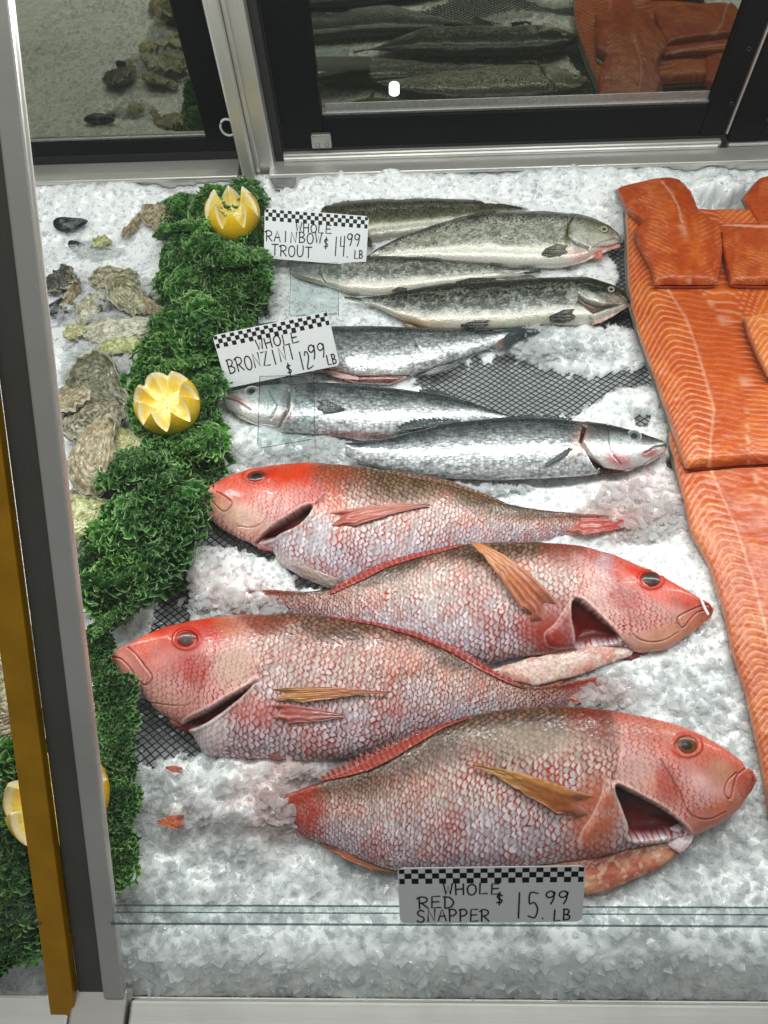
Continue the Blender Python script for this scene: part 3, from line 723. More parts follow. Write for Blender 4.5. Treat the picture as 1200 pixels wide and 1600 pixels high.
def eye(parent, body, cu, cv, ru, rv, cols, ang=0, h=0.0035, hi=0.0):
    h = h*0.62
    """dome: pupil, iris, ring"""
    z = float(surf_z(body, np.array([cu]), np.array([cv]))[0]); nr, na = 22, 40
    r = np.linspace(0, 1, nr)[:, None]; a = np.linspace(0, 2*np.pi, na, endpoint=False)[None]
    c, s = math.cos(math.radians(ang)), math.sin(math.radians(ang))
    du = ru*r*np.cos(a); dv = rv*r*np.sin(a)
    zz = z-0.0002+h*(1-r**2)**0.5*0.9+0*a
    p = P(cu+du*c-dv*s, cv+du*s+dv*c, zz)
    rr = r+0*a; nz = vn(rr*6, a*4+0*rr, 4)
    pc, ic, oc = [S(x) for x in cols]
    col = lerp(pc, ic, sm(0.42, 0.52, rr)); col = lerp(col, ic*0.6, 0.5*sm(0.4, 0.6, nz)*sm(0.5, 0.6, rr)); col = lerp(col, oc, sm(0.78, 0.92, rr))
    me = mesh_np('eye', p, gquads(nr, na, True), col)
    return link('eye', me, M_eye, parent)
def fin(name, Ap, Bp, body, parent, colA, colB, colT=None, off=0.0022, nu=50, nv=20, rays=13, lift=0.0, mat=None, serr=0.0, alongs=False, zfix=None, dark=None, amp=0.0006, tipfade=None):
    """fin membrane between two edges (px), laid over the body; rays run along the first axis or, with alongs, across"""
    if not alongs: rays = rays*1.8
    t = np.linspace(0, 1, nu); Aq = resample(Ap, nu); Bq = resample(Bp, nu)
    q = np.linspace(0, 1, nv)
    g = Aq[:, None]*(1-q)[None, :, None]+Bq[:, None]*q[None, :, None]
    T = t[:, None]+0*q[None]; Q = q[None]+0*t[:, None]
    if serr:
        saw = np.abs(((T*rays) % 1)-0.0)
        g = g+(Bq-Aq)[:, None]*((1-Q)**2*serr*saw)[..., None]
    if not alongs:
        g = g+(Bq-Aq)[:, None]*((Q**3)*0.10*(vn(T*26, 3+0*Q, 9)-0.5)*2)[..., None]
    ray = np.cos((T if alongs else Q)*rays*2*np.pi+(1.5*np.sin(Q*3) if alongs else 1.0*np.sin(T*4)))
    z = surf_z(body, g[..., 0], g[..., 1]) if zfix is None else zfix+0*T
    # smooth heights so the fin spans hollows
    for _ in range(6): z[1:-1, 1:-1] = np.maximum(z[1:-1, 1:-1], (z[:-2, 1:-1]+z[2:, 1:-1]+z[1:-1, :-2]+z[1:-1, 2:])/4)
    z = z-0.005+(off+0.005)*(sm(-0.03, 0.26, T+0.05*np.cos(Q*9)) if not alongs else 1.0)+lift*T**2+amp*ray*0.6*(1-0.5*T)+0.0006*(vn(T*14, Q*7, 5)-0.5)
    p = P(g[..., 0], g[..., 1], z)
    nz = fbm(T*9, Q*5, 12, 3)
    col = lerp(S(colA), S(colB), sm(0.1, 0.9, T if not alongs else Q)); col = lerp(col, col*0.55, (0.5-0.5*ray)*0.55); col = col*(0.8+0.45*nz)[..., None]
    if colT: col = lerp(col, S(colT), sm(0.35, 0.9, ray)*0.6)
    if not alongs: col = lerp(col, S('d8a090'), (1-sm(0.0, 0.28, T))*0.55)
    if dark: col = lerp(col, S(dark), (1-sm(0, 0.12, T))*0.7)
    th = 0.0005; pb = p.copy(); pb[..., 2] -= th
    v = np.concatenate([p.reshape(-1, 3), pb.reshape(-1, 3)]); qd = gquads(nu, nv); N = nu*nv
    e1 = np.r_[np.arange(nv-1), []].astype(int)
    side = []
    for idx in (np.arange(nv), np.arange(nv)+(nu-1)*nv, np.arange(nu)*nv, np.arange(nu)*nv+nv-1):
        a, b = idx[:-1], idx[1:]; side.append(np.stack([a, b, b+N, a+N], -1))
    qd = np.concatenate([qd, qd[:, ::-1]+N]+side)
    cc = np.concatenate([col.reshape(-1, 3)]*2); uv = np.stack([T*0.06, Q*0.02], -1).reshape(-1, 2)
    me = mesh_np(name, v, qd, np.clip(cc, 0, 1), np.concatenate([uv, uv]))
    return link(name, me, mat or M_fin, parent)

def fish_root(name, label, cat, group, uv):
    p = P(uv[0], uv[1], 0.0); return empty(name, tuple(p), label, cat, group)
G_SN = 'whole red snappers laid on the ice'
# ---- snapper 1 (rearmost, head left)
sp1 = dict(seed=101, backc='5f4e2c', backw=0.50, red=0.75,
    head=[(300, 700), (490, 710), (494, 745), (508, 768), (495, 786), (470, 797), (440, 812), (415, 838), (402, 846), (420, 858), (380, 860), (300, 800)],
    oper=[(492, 722), (496, 745), (508, 768), (497, 786), (470, 797)],
    face=[(345, 765, 45, 34, 20), (400, 742, 34, 16, -15)],
    paint=[(400, 752, 110, 26, -16, 'd9532f', 1.0), (345, 768, 40, 22, 0, 'd4563a', .85), (470, 735, 50, 20, 0, 'cc5636', .8), (440, 778, 46, 16, -25, 'e3a595', .5), (385, 812, 60, 20, 28, 'e2c4b4', .9), (345, 795, 36, 12, 40, 'd9b59a', .8), (330, 775, 20, 12, 30, 'e79a86', .8)],
    bpaint=[(515, 740, 40, 20, 0, 'b8583c', .5), (510, 780, 30, 22, 0, 'd8663f', .5), (470, 890, 60, 12, 28, 'e6dcd8', .7)],
    lines=[([(317, 773), (330, 782), (345, 797), (354, 798), (362, 786), (350, 775), (338, 768)], 2.2, .0013, 'a8422e', .7),
           ([(372, 822), (395, 824), (412, 815), (418, 802)], 2.0, .0010, '94604c', .6), ([(418, 802), (425, 785), (437, 765)], 2, .0006, 'c0604c', .4), ([(425, 857), (424, 870), (434, 880)], 3, .001, 'c8a8a8', .5)],
    gill=[[(484, 790), (487, 794), (478, 808), (462, 822), (440, 832), (424, 842), (402, 848), (410, 838), (428, 822), (450, 808), (468, 797)]],
    eye=(401, 744, 18, 10))
D1 = [(312, 776), (315, 768), (323, 761), (358, 744), (399, 730), (446, 724.5), (492, 723), (562, 729), (627, 740), (697, 752), (743, 769), (790, 787), (837, 796), (872, 800), (960, 806)]
V1 = [(312, 776), (314, 788), (322, 803), (341, 822), (376, 842), (405, 853), (425, 860), (436, 882), (469, 902), (522, 922), (590, 912), (650, 892), (767, 862), (872, 843), (960, 832)]
# ---- snapper 2
sp2 = dict(seed=202, **{'raise': [([(880, 955), (892, 940), (898, 970), (903, 1005), (880, 1014), (856, 1010), (850, 990), (866, 975)], 0.0022)]}, backc='5e4636', backw=0.30, red=0.85,
    head=[(1130, 830), (912, 840), (900, 870), (905, 900), (897, 925), (893, 932), (912, 938), (940, 965), (970, 997), (985, 1012), (1000, 1028), (1060, 1040), (1140, 980)],
    oper=[(912, 898), (908, 915), (893, 932), (912, 939), (940, 965), (968, 996)],
    face=[(1060, 925, 60, 36, 30), (1000, 895, 34, 26, 20), (1020, 1000, 60, 16, -10)],
    paint=[(1040, 915, 80, 26, 28, 'd6442a', 1.0), (985, 890, 40, 26, 20, 'd04e34', .8), (935, 865, 34, 16, 15, 'a84c38', .8), (944, 880, 14, 14, 0, 'cbb8c4', .8), (1090, 945, 32, 16, 35, 'd8563c', .8), (1060, 985, 60, 20, -25, 'e0a080', .85), (1010, 1000, 40, 14, 5, 'dda992', .7), (950, 930, 40, 34, 20, 'e8d2cc', .6), (1095, 960, 22, 12, -30, 'e4947e', .8)],
    bpaint=[(890, 862, 40, 20, 5, 'a04a3a', .6), (862, 985, 44, 42, 10, 'b5564c', .9), (850, 930, 46, 46, 0, 'e6ded8', .15), (885, 880, 30, 20, 0, 'b08078', .5)],
    lines=[([(1106, 945), (1095, 947), (1070, 958), (1058, 966), (1062, 978), (1068, 980), (1078, 968), (1090, 957), (1105, 953)], 2.2, .0013, 'a04a3a', .7),
           ([(988, 990), (1000, 999), (1020, 1003), (1040, 999), (1058, 988)], 2, .001, '8e5444', .6), ([(965, 908), (974, 935), (984, 962), (986, 985)], 2.2, .0008, 'b86a62', .5), ([(893, 934), (896, 960), (903, 985), (900, 1010)], 3, .0012, 'c8b0a8', .5)],
    gill=[[(896, 938), (912, 943), (940, 968), (968, 998), (936, 1008), (903, 1012), (898, 985), (893, 960)]],
    eye=(1017, 905, 17, 13))
D2 = [(1113, 952), (1109, 943), (1072, 922), (1017, 891), (955, 866), (912, 854), (844, 848), (770, 848), (721, 851), (671, 860), (616, 876), (566, 897), (523, 920), (474, 925), (431, 922), (385, 921)]
V2 = [(1113, 952), (1111, 964), (1078, 990), (1041, 1014), (1001, 1019), (975, 1014), (935, 1012), (903, 1018), (856, 1024), (801, 1028), (761, 1039), (677, 1027), (585, 1000), (492, 970), (431, 955), (385, 953)]
# ---- snapper 3
sp3 = dict(seed=303, backc='6e4234', backw=0.28, red=0.9,
    head=[(150, 940), (372, 945), (388, 975), (400, 1010), (405, 1050), (407, 1062), (384, 1074), (350, 1092), (320, 1110), (295, 1124), (270, 1140), (150, 1100)],
    oper=[(372, 962), (392, 985), (396, 1030), (407, 1060), (384, 1073), (350, 1090)],
    face=[(225, 1015, 60, 40, -15), (292, 998, 34, 26, 0)],
    paint=[(270, 992, 90, 24, -14, 'd64a30', 1.0), (225, 1010, 46, 20, -25, 'e0705a', .8), (320, 980, 40, 24, 10, 'cc4c38', .9), (360, 975, 26, 20, 20, 'b99a78', .6), (250, 1035, 50, 22, 0, 'e07a74', .6), (370, 1040, 34, 36, 20, 'cdb9a6', .7), (270, 1098, 50, 22, 20, 'e0a89c', .7), (200, 1040, 30, 20, 50, 'e9a495', .9)],
    bpaint=[(400, 975, 40, 20, 0, 'b05a48', .5), (395, 1110, 40, 24, 20, 'd88278', .5), (330, 1150, 26, 36, 10, 'e4dcdc', .6), (470, 1060, 100, 30, 0, 'e0dcda', .12)],
    lines=[([(176, 1026), (190, 1030), (205, 1045), (215, 1062), (228, 1070), (238, 1058), (226, 1040), (212, 1022), (200, 1012)], 2.4, .0014, 'b04c42', .65),
           ([(190, 1058), (215, 1090), (250, 1100), (290, 1102), (310, 1090)], 2, .0008, 'b0685c', .5), ([(312, 1078), (322, 1050), (332, 1035), (336, 1010)], 2.2, .0008, 'b86a62', .5), ([(365, 1097), (340, 1120), (306, 1140)], 3, .0012, 'd8c8c4', .5)],
    gill=[[(400, 1064), (384, 1076), (352, 1094), (325, 1110), (298, 1124), (290, 1132), (300, 1139), (330, 1124), (360, 1102), (385, 1080)]],
    eye=(291.5, 998.7, 18, 14))
D3 = [(174, 1030), (175, 1020), (192, 1010), (224, 994), (263, 978), (308, 968.5), (372, 961), (449, 959), (519, 963), (584, 974), (648, 991), (705, 1013), (750, 1039), (802, 1066), (840, 1074), (879, 1068), (930, 1058)]
V3 = [(174, 1030), (177, 1044), (208, 1070), (229, 1092), (245, 1110), (270, 1124), (294, 1134), (306, 1160), (320, 1180), (345, 1184), (417, 1186), (494, 1190), (545, 1184), (577, 1176), (641, 1160), (737, 1138), (834, 1116), (898, 1102), (930, 1098)]
# ---- snapper 4
sp4 = dict(seed=404, **{'raise': [([(948, 1216), (960, 1230), (967, 1255), (979, 1288), (977, 1314), (960, 1330), (930, 1336), (904, 1326), (908, 1300), (924, 1275), (938, 1245)], 0.0032)]}, backc='5c3c28', backw=0.46, red=1.15,
    head=[(1200, 1090), (960, 1095), (962, 1140), (968, 1170), (963, 1200), (962, 1224), (992, 1237), (1044, 1266), (1076, 1297), (1100, 1320), (1200, 1290)],
    oper=[(958, 1118), (968, 1160), (964, 1195), (962, 1222), (992, 1237), (1044, 1266)],
    face=[(1120, 1200, 60, 46, 40), (1070, 1165, 36, 28, 30), (1110, 1280, 60, 14, -20)],
    paint=[(1060, 1160, 110, 30, 27, 'd0603f', .95), (1130, 1190, 50, 30, 50, 'd9674c', .9), (990, 1132, 40, 20, 20, 'b05a44', .8), (1125, 1205, 20, 18, 30, 'd9b795', .7), (1000, 1210, 44, 30, 20, 'e2c2b8', .6), (1050, 1240, 44, 22, 25, 'df9a88', .55), (1120, 1270, 60, 18, -25, 'df8e70', .8), (1165, 1225, 18, 20, 20, 'd8664c', .8)],
    bpaint=[(935, 1128, 50, 26, 20, '94402e', .7), (930, 1275, 40, 60, 10, 'c88068', .85), (840, 1160, 90, 24, 5, 'd6cab8', .35), (700, 1255, 140, 20, 5, 'cac4bc', .15), (475, 1265, 30, 40, 0, 'c0503c', .7), (600, 1300, 120, 40, 0, 'bcc0c8', .1)],
    lines=[([(1166, 1200), (1152, 1212), (1146, 1228), (1140, 1248), (1132, 1240), (1136, 1222), (1150, 1208)], 2.4, .0014, 'a84a3a', .65),
           ([(1078, 1270), (1090, 1278), (1110, 1279), (1132, 1268)], 2, .001, '8e5444', .6), ([(1032, 1186), (1050, 1218), (1066, 1245), (1072, 1265), (1080, 1275)], 2.4, .0010, '7e4a42', .6),
           ([(960, 1226), (968, 1262), (978, 1290), (976, 1312), (960, 1328)], 3, .0012, 'd8c4bc', .5)],
    gill=[[(963, 1228), (992, 1241), (1042, 1269), (1074, 1298), (1062, 1306), (1020, 1312), (985, 1310), (982, 1290), (972, 1262)]],
    eye=(1073, 1164.5, 19.5, 15.5))
D4 = [(1179, 1217), (1177, 1206), (1170, 1200), (1162, 1201), (1160, 1190), (1135, 1172), (1096, 1148), (1057, 1132), (1005, 1119), (953, 1109), (875, 1104), (810, 1106), (745, 1116), (693, 1133), (634, 1160), (569, 1195), (504, 1220), (452, 1240), (410, 1250)]
V4 = [(1179, 1217), (1174, 1233), (1154, 1264), (1128, 1284), (1096, 1300), (1070, 1308), (1030, 1318), (975, 1330), (933, 1340), (836, 1353), (745, 1358), (680, 1361), (615, 1361), (550, 1338), (504, 1317), (452, 1300), (410, 1292)]
tsn = (lambda n: np.linspace(0, 1, n)**1.15)(480)
snappers = []
for k, (sp, D_, V_, z0, lab, c) in enumerate([
    (sp1, D1, V1, 0.013, 'rearmost red snapper, olive backed, head pointing left beside the kale', (500, 800)),
    (sp2, D2, V2, 0.017, 'second red snapper from the back, head pointing right, pectoral fin raised over its back', (780, 930)),
    (sp3, D3, V3, 0.020, 'third red snapper from the back, head pointing left with its nose in the kale', (520, 1080)),
    (sp4, D4, V4, 0.025, 'frontmost and largest red snapper, head pointing right above its price sign', (760, 1230))]):
    root = fish_root('red_snapper', lab, 'fish', G_SN, c)
    o, body = loft('body', D_, V_, M_snap, root, snapper_paint(sp), ratio=0.36, z0=np.array([z0]*7+[z0*0.85, z0*0.55, 0.006]), tilt=0.007, ns=480, nup=160, nlo=12, ts=tsn)
    e = sp['eye']
    eye(root, body, e[0], e[1], e[2], e[3], [('1a1414', '6a2a20', 'b0604a'), ('0e0a0c', '4a2420', 'b04030'), ('4a4440', '7a2822', 'c05040'), ('2e2620', '7a4426', 'b05036')][k], 12 if k in (1, 3) else -8)
    snappers.append((root, body))
(r1, b1), (r2, b2), (r3, b3), (r4, b4) = snappers
# fins and flaps
fin('pectoral_fin', [(500, 804), (560, 793), (620, 786), (672, 788)], [(505, 832), (560, 818), (620, 800), (672, 790)], b1, r1, 'c8604e', 'd08a7a', None, 0.003, rays=9, dark='5a3a2a')
fin('pelvic_fin', [(440, 880), (480, 886), (530, 905)], [(470, 902), (500, 912), (524, 922)], b1, r1, 'd8b8b0', 'e2ccc6', None, 0.001, rays=6)
fin('dorsal_fin', [(600, 733), (660, 742), (700, 750), (745, 766), (790, 785)], [(600, 738), (660, 750), (700, 758), (745, 772), (790, 789)], b1, r1, '6a4a38', '7a4a3a', 'a87a60', 0.001, rays=24, alongs=True, nu=160)
fin('tail_fin', [(885, 808), (920, 808), (945, 810), (975, 812)], [(885, 836), (920, 834), (945, 830), (975, 826)], b1, r1, 'c86a5a', 'b83a34', None, 0.002, rays=9, zfix=0.011)
fin('pectoral_fin', [(878, 955), (858, 925), (830, 898), (790, 868), (755, 850), (734, 846)], [(853, 986), (832, 974), (808, 938), (782, 900), (757, 870), (734, 848)], b2, r2, 'b5543c', 'd98a52', 'e0a070', 0.004, rays=8, lift=0.016, nu=110)
fin('dorsal_fin', [(514, 926), (530, 908), (560, 894), (600, 876), (650, 862), (700, 853), (722, 849)], [(514, 930), (540, 918), (566, 906), (605, 886), (655, 870), (700, 859), (722, 853)], b2, r2, 'a83028', 'b8423a', 'd07a6a', 0.0015, rays=26, alongs=True, nu=140, serr=0.35)
fin('tail_fin', [(436, 921), (400, 918), (350, 900), (310, 890)], [(436, 955), (400, 956), (360, 955), (330, 950)], b2, r2, 'c8604a', 'c87a6a', None, 0.001, rays=9, zfix=0.008)
fin('anal_fin', [(903, 1046), (870, 1062), (838, 1072), (815, 1070)], [(901, 1052), (870, 1070), (842, 1080), (820, 1078)], b2, r2, 'd07a5a', 'c86a4a', None, 0.0, rays=5, zfix=0.008)
fin('pectoral_fin', [(408, 1078), (450, 1074), (513, 1073), (560, 1077), (610, 1081)], [(412, 1102), (450, 1098), (506, 1092), (560, 1085), (610, 1083)], b3, r3, 'c8884a', 'cc6a52', 'd8aa6a', 0.0035, rays=7, nu=110, dark='8a2a1c')
fin('pectoral_fin', [(410, 1102), (450, 1100), (500, 1108), (540, 1117)], [(414, 1128), (450, 1128), (500, 1126), (538, 1121)], b3, r3, 'c86458', 'd08a84', None, 0.002, rays=9, dark='8a2a1c')
fin('dorsal_fin', [(510, 961), (584, 970), (648, 984), (705, 1005), (750, 1030), (795, 1056), (824, 1075)], [(510, 964), (584, 976), (648, 994), (705, 1019), (750, 1046), (795, 1068), (824, 1077)], b3, r3, 'a03a34', 'a8302a', 'cc7a6a', 0.0015, rays=30, alongs=True, nu=150, serr=0.4)
fin('pelvic_fin', [(416, 1179), (430, 1178), (442, 1184)], [(414, 1184), (430, 1187), (442, 1187)], b3, r3, 'd87a6a', 'e0a89c', None, 0.001, rays=3)
fin('tail_fin', [(880, 1072), (900, 1070), (925, 1068), (945, 1066)], [(880, 1100), (900, 1098), (925, 1096), (945, 1094)], b3, r3, 'c06458', 'c86a60', None, 0.001, rays=9, zfix=0.009)
fin('pectoral_fin', [(942, 1247), (900, 1236), (860, 1221), (810, 1206), (770, 1199), (738, 1195)], [(934, 1284), (895, 1280), (860, 1262), (815, 1236), (775, 1212), (738, 1197)], b4, r4, 'b0562e', 'b8803a', 'd0944a', 0.004, rays=10, nu=120, dark='5a2a16')
fin('dorsal_fin', [(500, 1213), (515, 1200), (545, 1183), (582, 1166), (634, 1146), (690, 1128), (730, 1118)], [(504, 1220), (540, 1213), (575, 1204), (612, 1186), (650, 1163), (693, 1137), (730, 1123)], b4, r4, '8c2a1e', 'b04436', 'cf6a54', 0.002, rays=28, alongs=True, nu=130, serr=0.4)
fin('anal_fin', [(500, 1318), (540, 1332), (580, 1348), (630, 1362)], [(500, 1321), (540, 1342), (580, 1358), (622, 1365)], b4, r4, 'b85a28', 'd07840', None, 0.001, rays=5, zfix=0.012)
fin('tail_fin', [(455, 1244), (400, 1225), (330, 1203), (258, 1195)], [(455, 1300), (400, 1296), (320, 1292), (245, 1284)], b4, r4, 'c8644a', 'c8602a', 'b04a20', 0.001, rays=11, zfix=0.0035, nu=110, nv=50)

fin('tail_tip', [(285, 1199), (272, 1196), (258, 1198)], [(285, 1208), (270, 1206), (259, 1201)], b4, r4, 'c85a2c', 'd0662c', None, 0.002, rays=3, zfix=0.017)
fin('tail_tip', [(288, 1273), (268, 1274), (245, 1283)], [(286, 1296), (266, 1293), (246, 1287)], b4, r4, 'c85a2c', 'd86c24', None, 0.002, rays=4, zfix=0.017)
# belly flaps (cut meat under the gills)
def flap_paint(seed, c1, c2, c3, sc=True):
    def f(u, v, s, t, sn, tn):
        n = fbm(s*70, t*70, seed, 4); n2 = fbm(s*220, t*220, seed+3, 3); d, idn = scales(s, t, 0.0055, 0.0055, seed)
        col = lerp(S(c1), S(c2), sm(0.35, 0.65, n)); col = lerp(col, S(c3), sm(0.55, 0.7, n2)*0.6)
        if sc: col = lerp(col, S('b06a60'), (1-sm(0.08, 0.25, d))*0.5)
        return 0.003*(n-0.5)+0.001*(n2-0.5), col
    return f
loft('belly_flap', [(770, 1046), (801, 1036), (844, 1024), (910, 1009), (950, 1002), (973, 1000), (993, 1008)], [(770, 1049), (801, 1063), (838, 1073), (900, 1057), (950, 1038), (986, 1025), (993, 1014)], M_snap, r2, flap_paint(5, 'dcc8be', 'd8a89c', 'e6dcd4'), 0.30, 0.010, 0.0, 200, 60)
loft('gill_membrane', [(965, 1008), (985, 1002), (1010, 1012)], [(965, 1030), (985, 1034), (1014, 1020)], M_snap, r2, flap_paint(6, 'a86a6e', '8a4a50', 'c8a0a0', False), 0.2, 0.006, 0.0, 60, 30)
loft('belly_flap', [(849, 1350), (880, 1332), (930, 1322), (985, 1316), (1030, 1300), (1063, 1290), (1074, 1300)], [(849, 1358), (914, 1398), (940, 1396), (1005, 1368), (1040, 1350), (1066, 1330), (1076, 1312)], M_snap, r4, flap_paint(8, 'd8a890', 'c07a6a', 'e6ccb0', False), 0.30, 0.014, 0.0, 260, 90)
loft('gill_membrane', [(1040, 1296), (1060, 1286), (1086, 1300)], [(1040, 1318), (1062, 1336), (1076, 1322)], M_snap, r4, flap_paint(9, 'b86058', 'e6d6d8', '9a3a38', False), 0.25, 0.018, 0.0, 60, 40)
loft('gill_membrane', [(400, 848), (420, 842), (452, 838)], [(404, 858), (424, 862), (446, 852)], M_snap, r1, flap_paint(10, 'c08a8c', '9a5a5a', 'd8b8b4', False), 0.25, 0.008, 0.0, 60, 30)
loft('gill_membrane', [(262, 1120), (290, 1122), (320, 1116)], [(270, 1134), (300, 1146), (312, 1136)], M_snap, r3, flap_paint(11, 'a86668', '8a3a40', 'c89a98', False), 0.25, 0.012, 0.0, 60, 30)
for tri in ([(1095, 936), (1101, 950), (1107, 961)],):   # pale fang at the mouth of snapper 2
    z = 0.026; p = [P(a, b, z) for a, b in tri]; fang = tube('tooth', [p[0], p[1], p[2]], 0.0012, M_card, r2, 8)

# ---- sea bass
def bass_paint(sp):
    seed = sp['seed']
    def f(u, v, s, t, sn, tn):
        n = fbm(s*60, t*60, seed, 4); n2 = fbm(s*200, t*200, seed+1, 3)
        hd = sdist(u, v, sp['head']); head = 1-sm(-2, 2, hd)
        back = 1-sm(0.14, 0.50, tn+(n-0.5)*0.15)
        col = lerp(S('c4c8ca'), S('e8eaec'), sm(0.45, 0.8, tn)); col = lerp(col, S('434d54'), back*0.92)
        rows = 0.5+0.5*np.cos(t*2*np.pi/0.0031+(n-0.5)*7); ll = np.abs(tn-0.36-0.02*np.sin(sn*5)); col = lerp(col, S('4a5358'), (1-sm(0.004, 0.016, ll))*0.4*(1-head)); col = col*(1-0.12*rows*(1-sm(0.5, 0.85, tn))*(1-head))[..., None]
        hc = lerp(S('ccd0ce'), S('e6e4e2'), sm(0.4, 0.8, tn)); hc = lerp(hc, S('565c5c'), (1-sm(0.12, 0.42, tn+(n-0.5)*0.25))*0.85)
        col = lerp(col, hc*(0.8+0.4*n)[..., None], head)
        for (cu, cv, ru, rv, an, hexc, st) in sp['paint']:
            col = lerp(col, S(hexc), np.clip(blob(u, v, cu, cv, ru, rv, an, 0.6)*st*(0.7+0.6*n), 0, 1))
        disp = 0.0008*head+0.0008*(n-0.5); scl = (1-head)*0.9+0.15
        for (pl, wdt, dep, hexc, st) in sp['lines']:
            dd = seg_dist(u, v, pl); g = 1-sm(0, wdt, dd); disp = disp-dep*g; col = lerp(col, S(hexc), g*st)
        for gp_ in sp['gill']:
            gd_ = sdist(u, v, gp_); inn = 1-sm(-2.0, 1.0, gd_); disp = disp*(1-inn)-0.007*inn; col = lerp(col, lerp(S('4a1614'), S('7a3a36'), n), inn); scl = scl*(1-inn)
        return np.nan_to_num(disp), np.clip(col, 0, 1), scl
    return f
G_B = 'whole sea bass laid on the ice'
bA = dict(seed=21, head=[(360, 480), (440, 480), (440, 620), (360, 620)], paint=[(560, 592, 90, 8, 2, 'c88a80', .9), (520, 580, 30, 8, 10, 'd8a8a0', .8), (620, 575, 80, 12, 0, 'e0dcd8', .5)], lines=[([(500, 576), (560, 590), (640, 588)], 3, .002, '8a4a44', .7), ([(642, 520), (655, 545)], 3, .0008, '6a7074', .4)], gill=[])
bB = dict(seed=22, head=[(340, 590), (440, 590), (462, 610), (455, 640), (440, 680), (340, 680)], paint=[(372, 625, 14, 5, 25, 'c07a80', .7), (445, 650, 26, 12, -20, 'd8a8a4', .5), (560, 680, 60, 6, 2, 'c88680', .7), (450, 618, 8, 30, 10, '6a6466', .6)],
          lines=[([(352, 622), (372, 628), (392, 640)], 2, .001, '6a5050', .5), ([(356, 640), (400, 660), (430, 664)], 2, .0008, '8a8484', .5), ([(420, 612), (432, 632), (424, 655)], 2, .001, '5a5456', .5), ([(452, 612), (450, 640), (436, 668)], 3, .0018, '4a3a3a', .7)], gill=[])
bC = dict(seed=23, head=[(916, 650), (1060, 650), (1060, 750), (985, 745), (935, 735), (915, 705), (908, 690), (912, 670)],
          paint=[(905, 690, 14, 30, 20, 'd8b4ac', .7), (965, 718, 22, 12, 20, 'cc8486', .75), (1013, 708, 13, 7, -10, 'b86a72', .8), (945, 670, 10, 22, 10, '4a4a40', .5), (925, 672, 12, 16, 0, '33322c', .6), (1015, 692, 22, 7, 10, '6a5658', .5), (955, 667, 55, 7, 14, '2e3436', .75), (1000, 680, 30, 6, 22, '3a3e40', .5)],
          lines=[([(950, 664), (952, 690), (958, 712), (970, 726)], 2, .001, '3a3836', .6), ([(1040, 696), (1022, 699), (1008, 708)], 1.8, .001, '5a4446', .6), ([(970, 735), (1000, 728), (1035, 708)], 1.5, .0008, '8a8080', .5), ([(910, 690), (925, 715), (948, 733)], 2, .001, 'c8c4c0', .3)],
          gill=[[(911, 664), (917, 668), (910, 690), (922, 712), (946, 732), (985, 737), (975, 741), (937, 742), (925, 722), (913, 700), (906, 688)]])
DA = [(370, 548), (374, 525), (388, 510), (430, 503), (480, 506), (517, 510), (567, 509), (641, 511), (702, 514), (764, 517), (800, 516)]
VA = [(370, 548), (384, 566), (410, 580), (450, 588), (499, 583), (554, 600), (610, 603), (653, 585), (702, 568), (770, 543), (800, 534)]
DB = [(348, 621.6), (357, 614), (382, 608), (419, 602), (493, 597), (567, 600.6), (628, 608), (690, 617), (727, 626), (776, 642), (815, 655)]
VB = [(348, 621.6), (351, 633), (375, 654), (406, 667), (443, 677), (505, 680), (567, 690), (591, 688), (640, 680), (740, 668), (815, 668)]
DC = [(1043, 697), (1038, 691), (998, 676), (949, 663.5), (912, 658.6), (844, 652), (789, 652), (739, 656), (690, 663.5), (628, 679), (585, 689), (540, 692)]
VC = [(1043, 697), (1038, 708), (1011, 725), (974, 739), (937, 741), (912, 745), (844, 749), (782, 752), (690, 748), (616, 735), (554, 722), (540, 712)]
bass = []
for sp, D_, V_, z0, lab, c in [
    (bA, DA, VA, 0.012, 'rear silver sea bass with its dark tail to the right, head behind the price sign', (600, 555)),
    (bB, DB, VB, 0.014, 'middle silver sea bass with its head to the left under the lower price sign', (560, 640)),
    (bC, DC, VC, 0.018, 'front silver sea bass with its head to the right next to the salmon', (790, 705))]:
    root = fish_root('sea_bass', lab, 'fish', G_B, c)
    o, body = loft('body', D_, V_, M_bass, root, bass_paint(sp), ratio=0.42, z0=z0, tilt=0.003, ns=320, nup=76, nlo=10, ts=np.linspace(0, 1, 320)**1.1)
    bass.append((root, body))
(ra, ba), (rb, bb), (rc, bc) = bass
eye(rb, bb, 393, 611, 11, 8, ('22282a', '5a6060', 'a8aaa4'), -8, 0.002)
eye(rc, bc, 991, 681, 12, 9.5, ('2c3436', '6a7270', 'b0b2ac'), 12, 0.002)
fin('tail_fin', [(770, 516), (800, 512), (835, 513), (844, 519)], [(770, 543), (790, 548), (805, 534), (838, 522)], ba, ra, '4a5256', '2c3236', None, 0.001, rays=10, zfix=0.014)
fin('anal_fin', [(655, 583), (685, 572), (718, 566)], [(650, 588), (680, 584), (716, 572)], ba, ra, '8a8e90', '5c6062', None, 0.0, rays=5, zfix=0.008)
fin('pelvic_fin', [(500, 576), (530, 576), (562, 590)], [(502, 582), (530, 590), (560, 594)], ba, ra, 'd8a8a0', 'e0c0bc', None, 0.002, rays=4, zfix=0.012)
fin('pectoral_fin', [(490, 626), (510, 624), (538, 638)], [(490, 642), (510, 644), (538, 641)], bb, rb, '5a6064', '3c4246', None, 0.002, rays=6)
fin('dorsal_fin', [(655, 608), (680, 606), (702, 614), (724, 625)], [(655, 613), (680, 617), (702, 622), (724, 629)], bb, rb, '2e3438', '4a5054', None, 0.001, rays=14, alongs=True, serr=0.4)
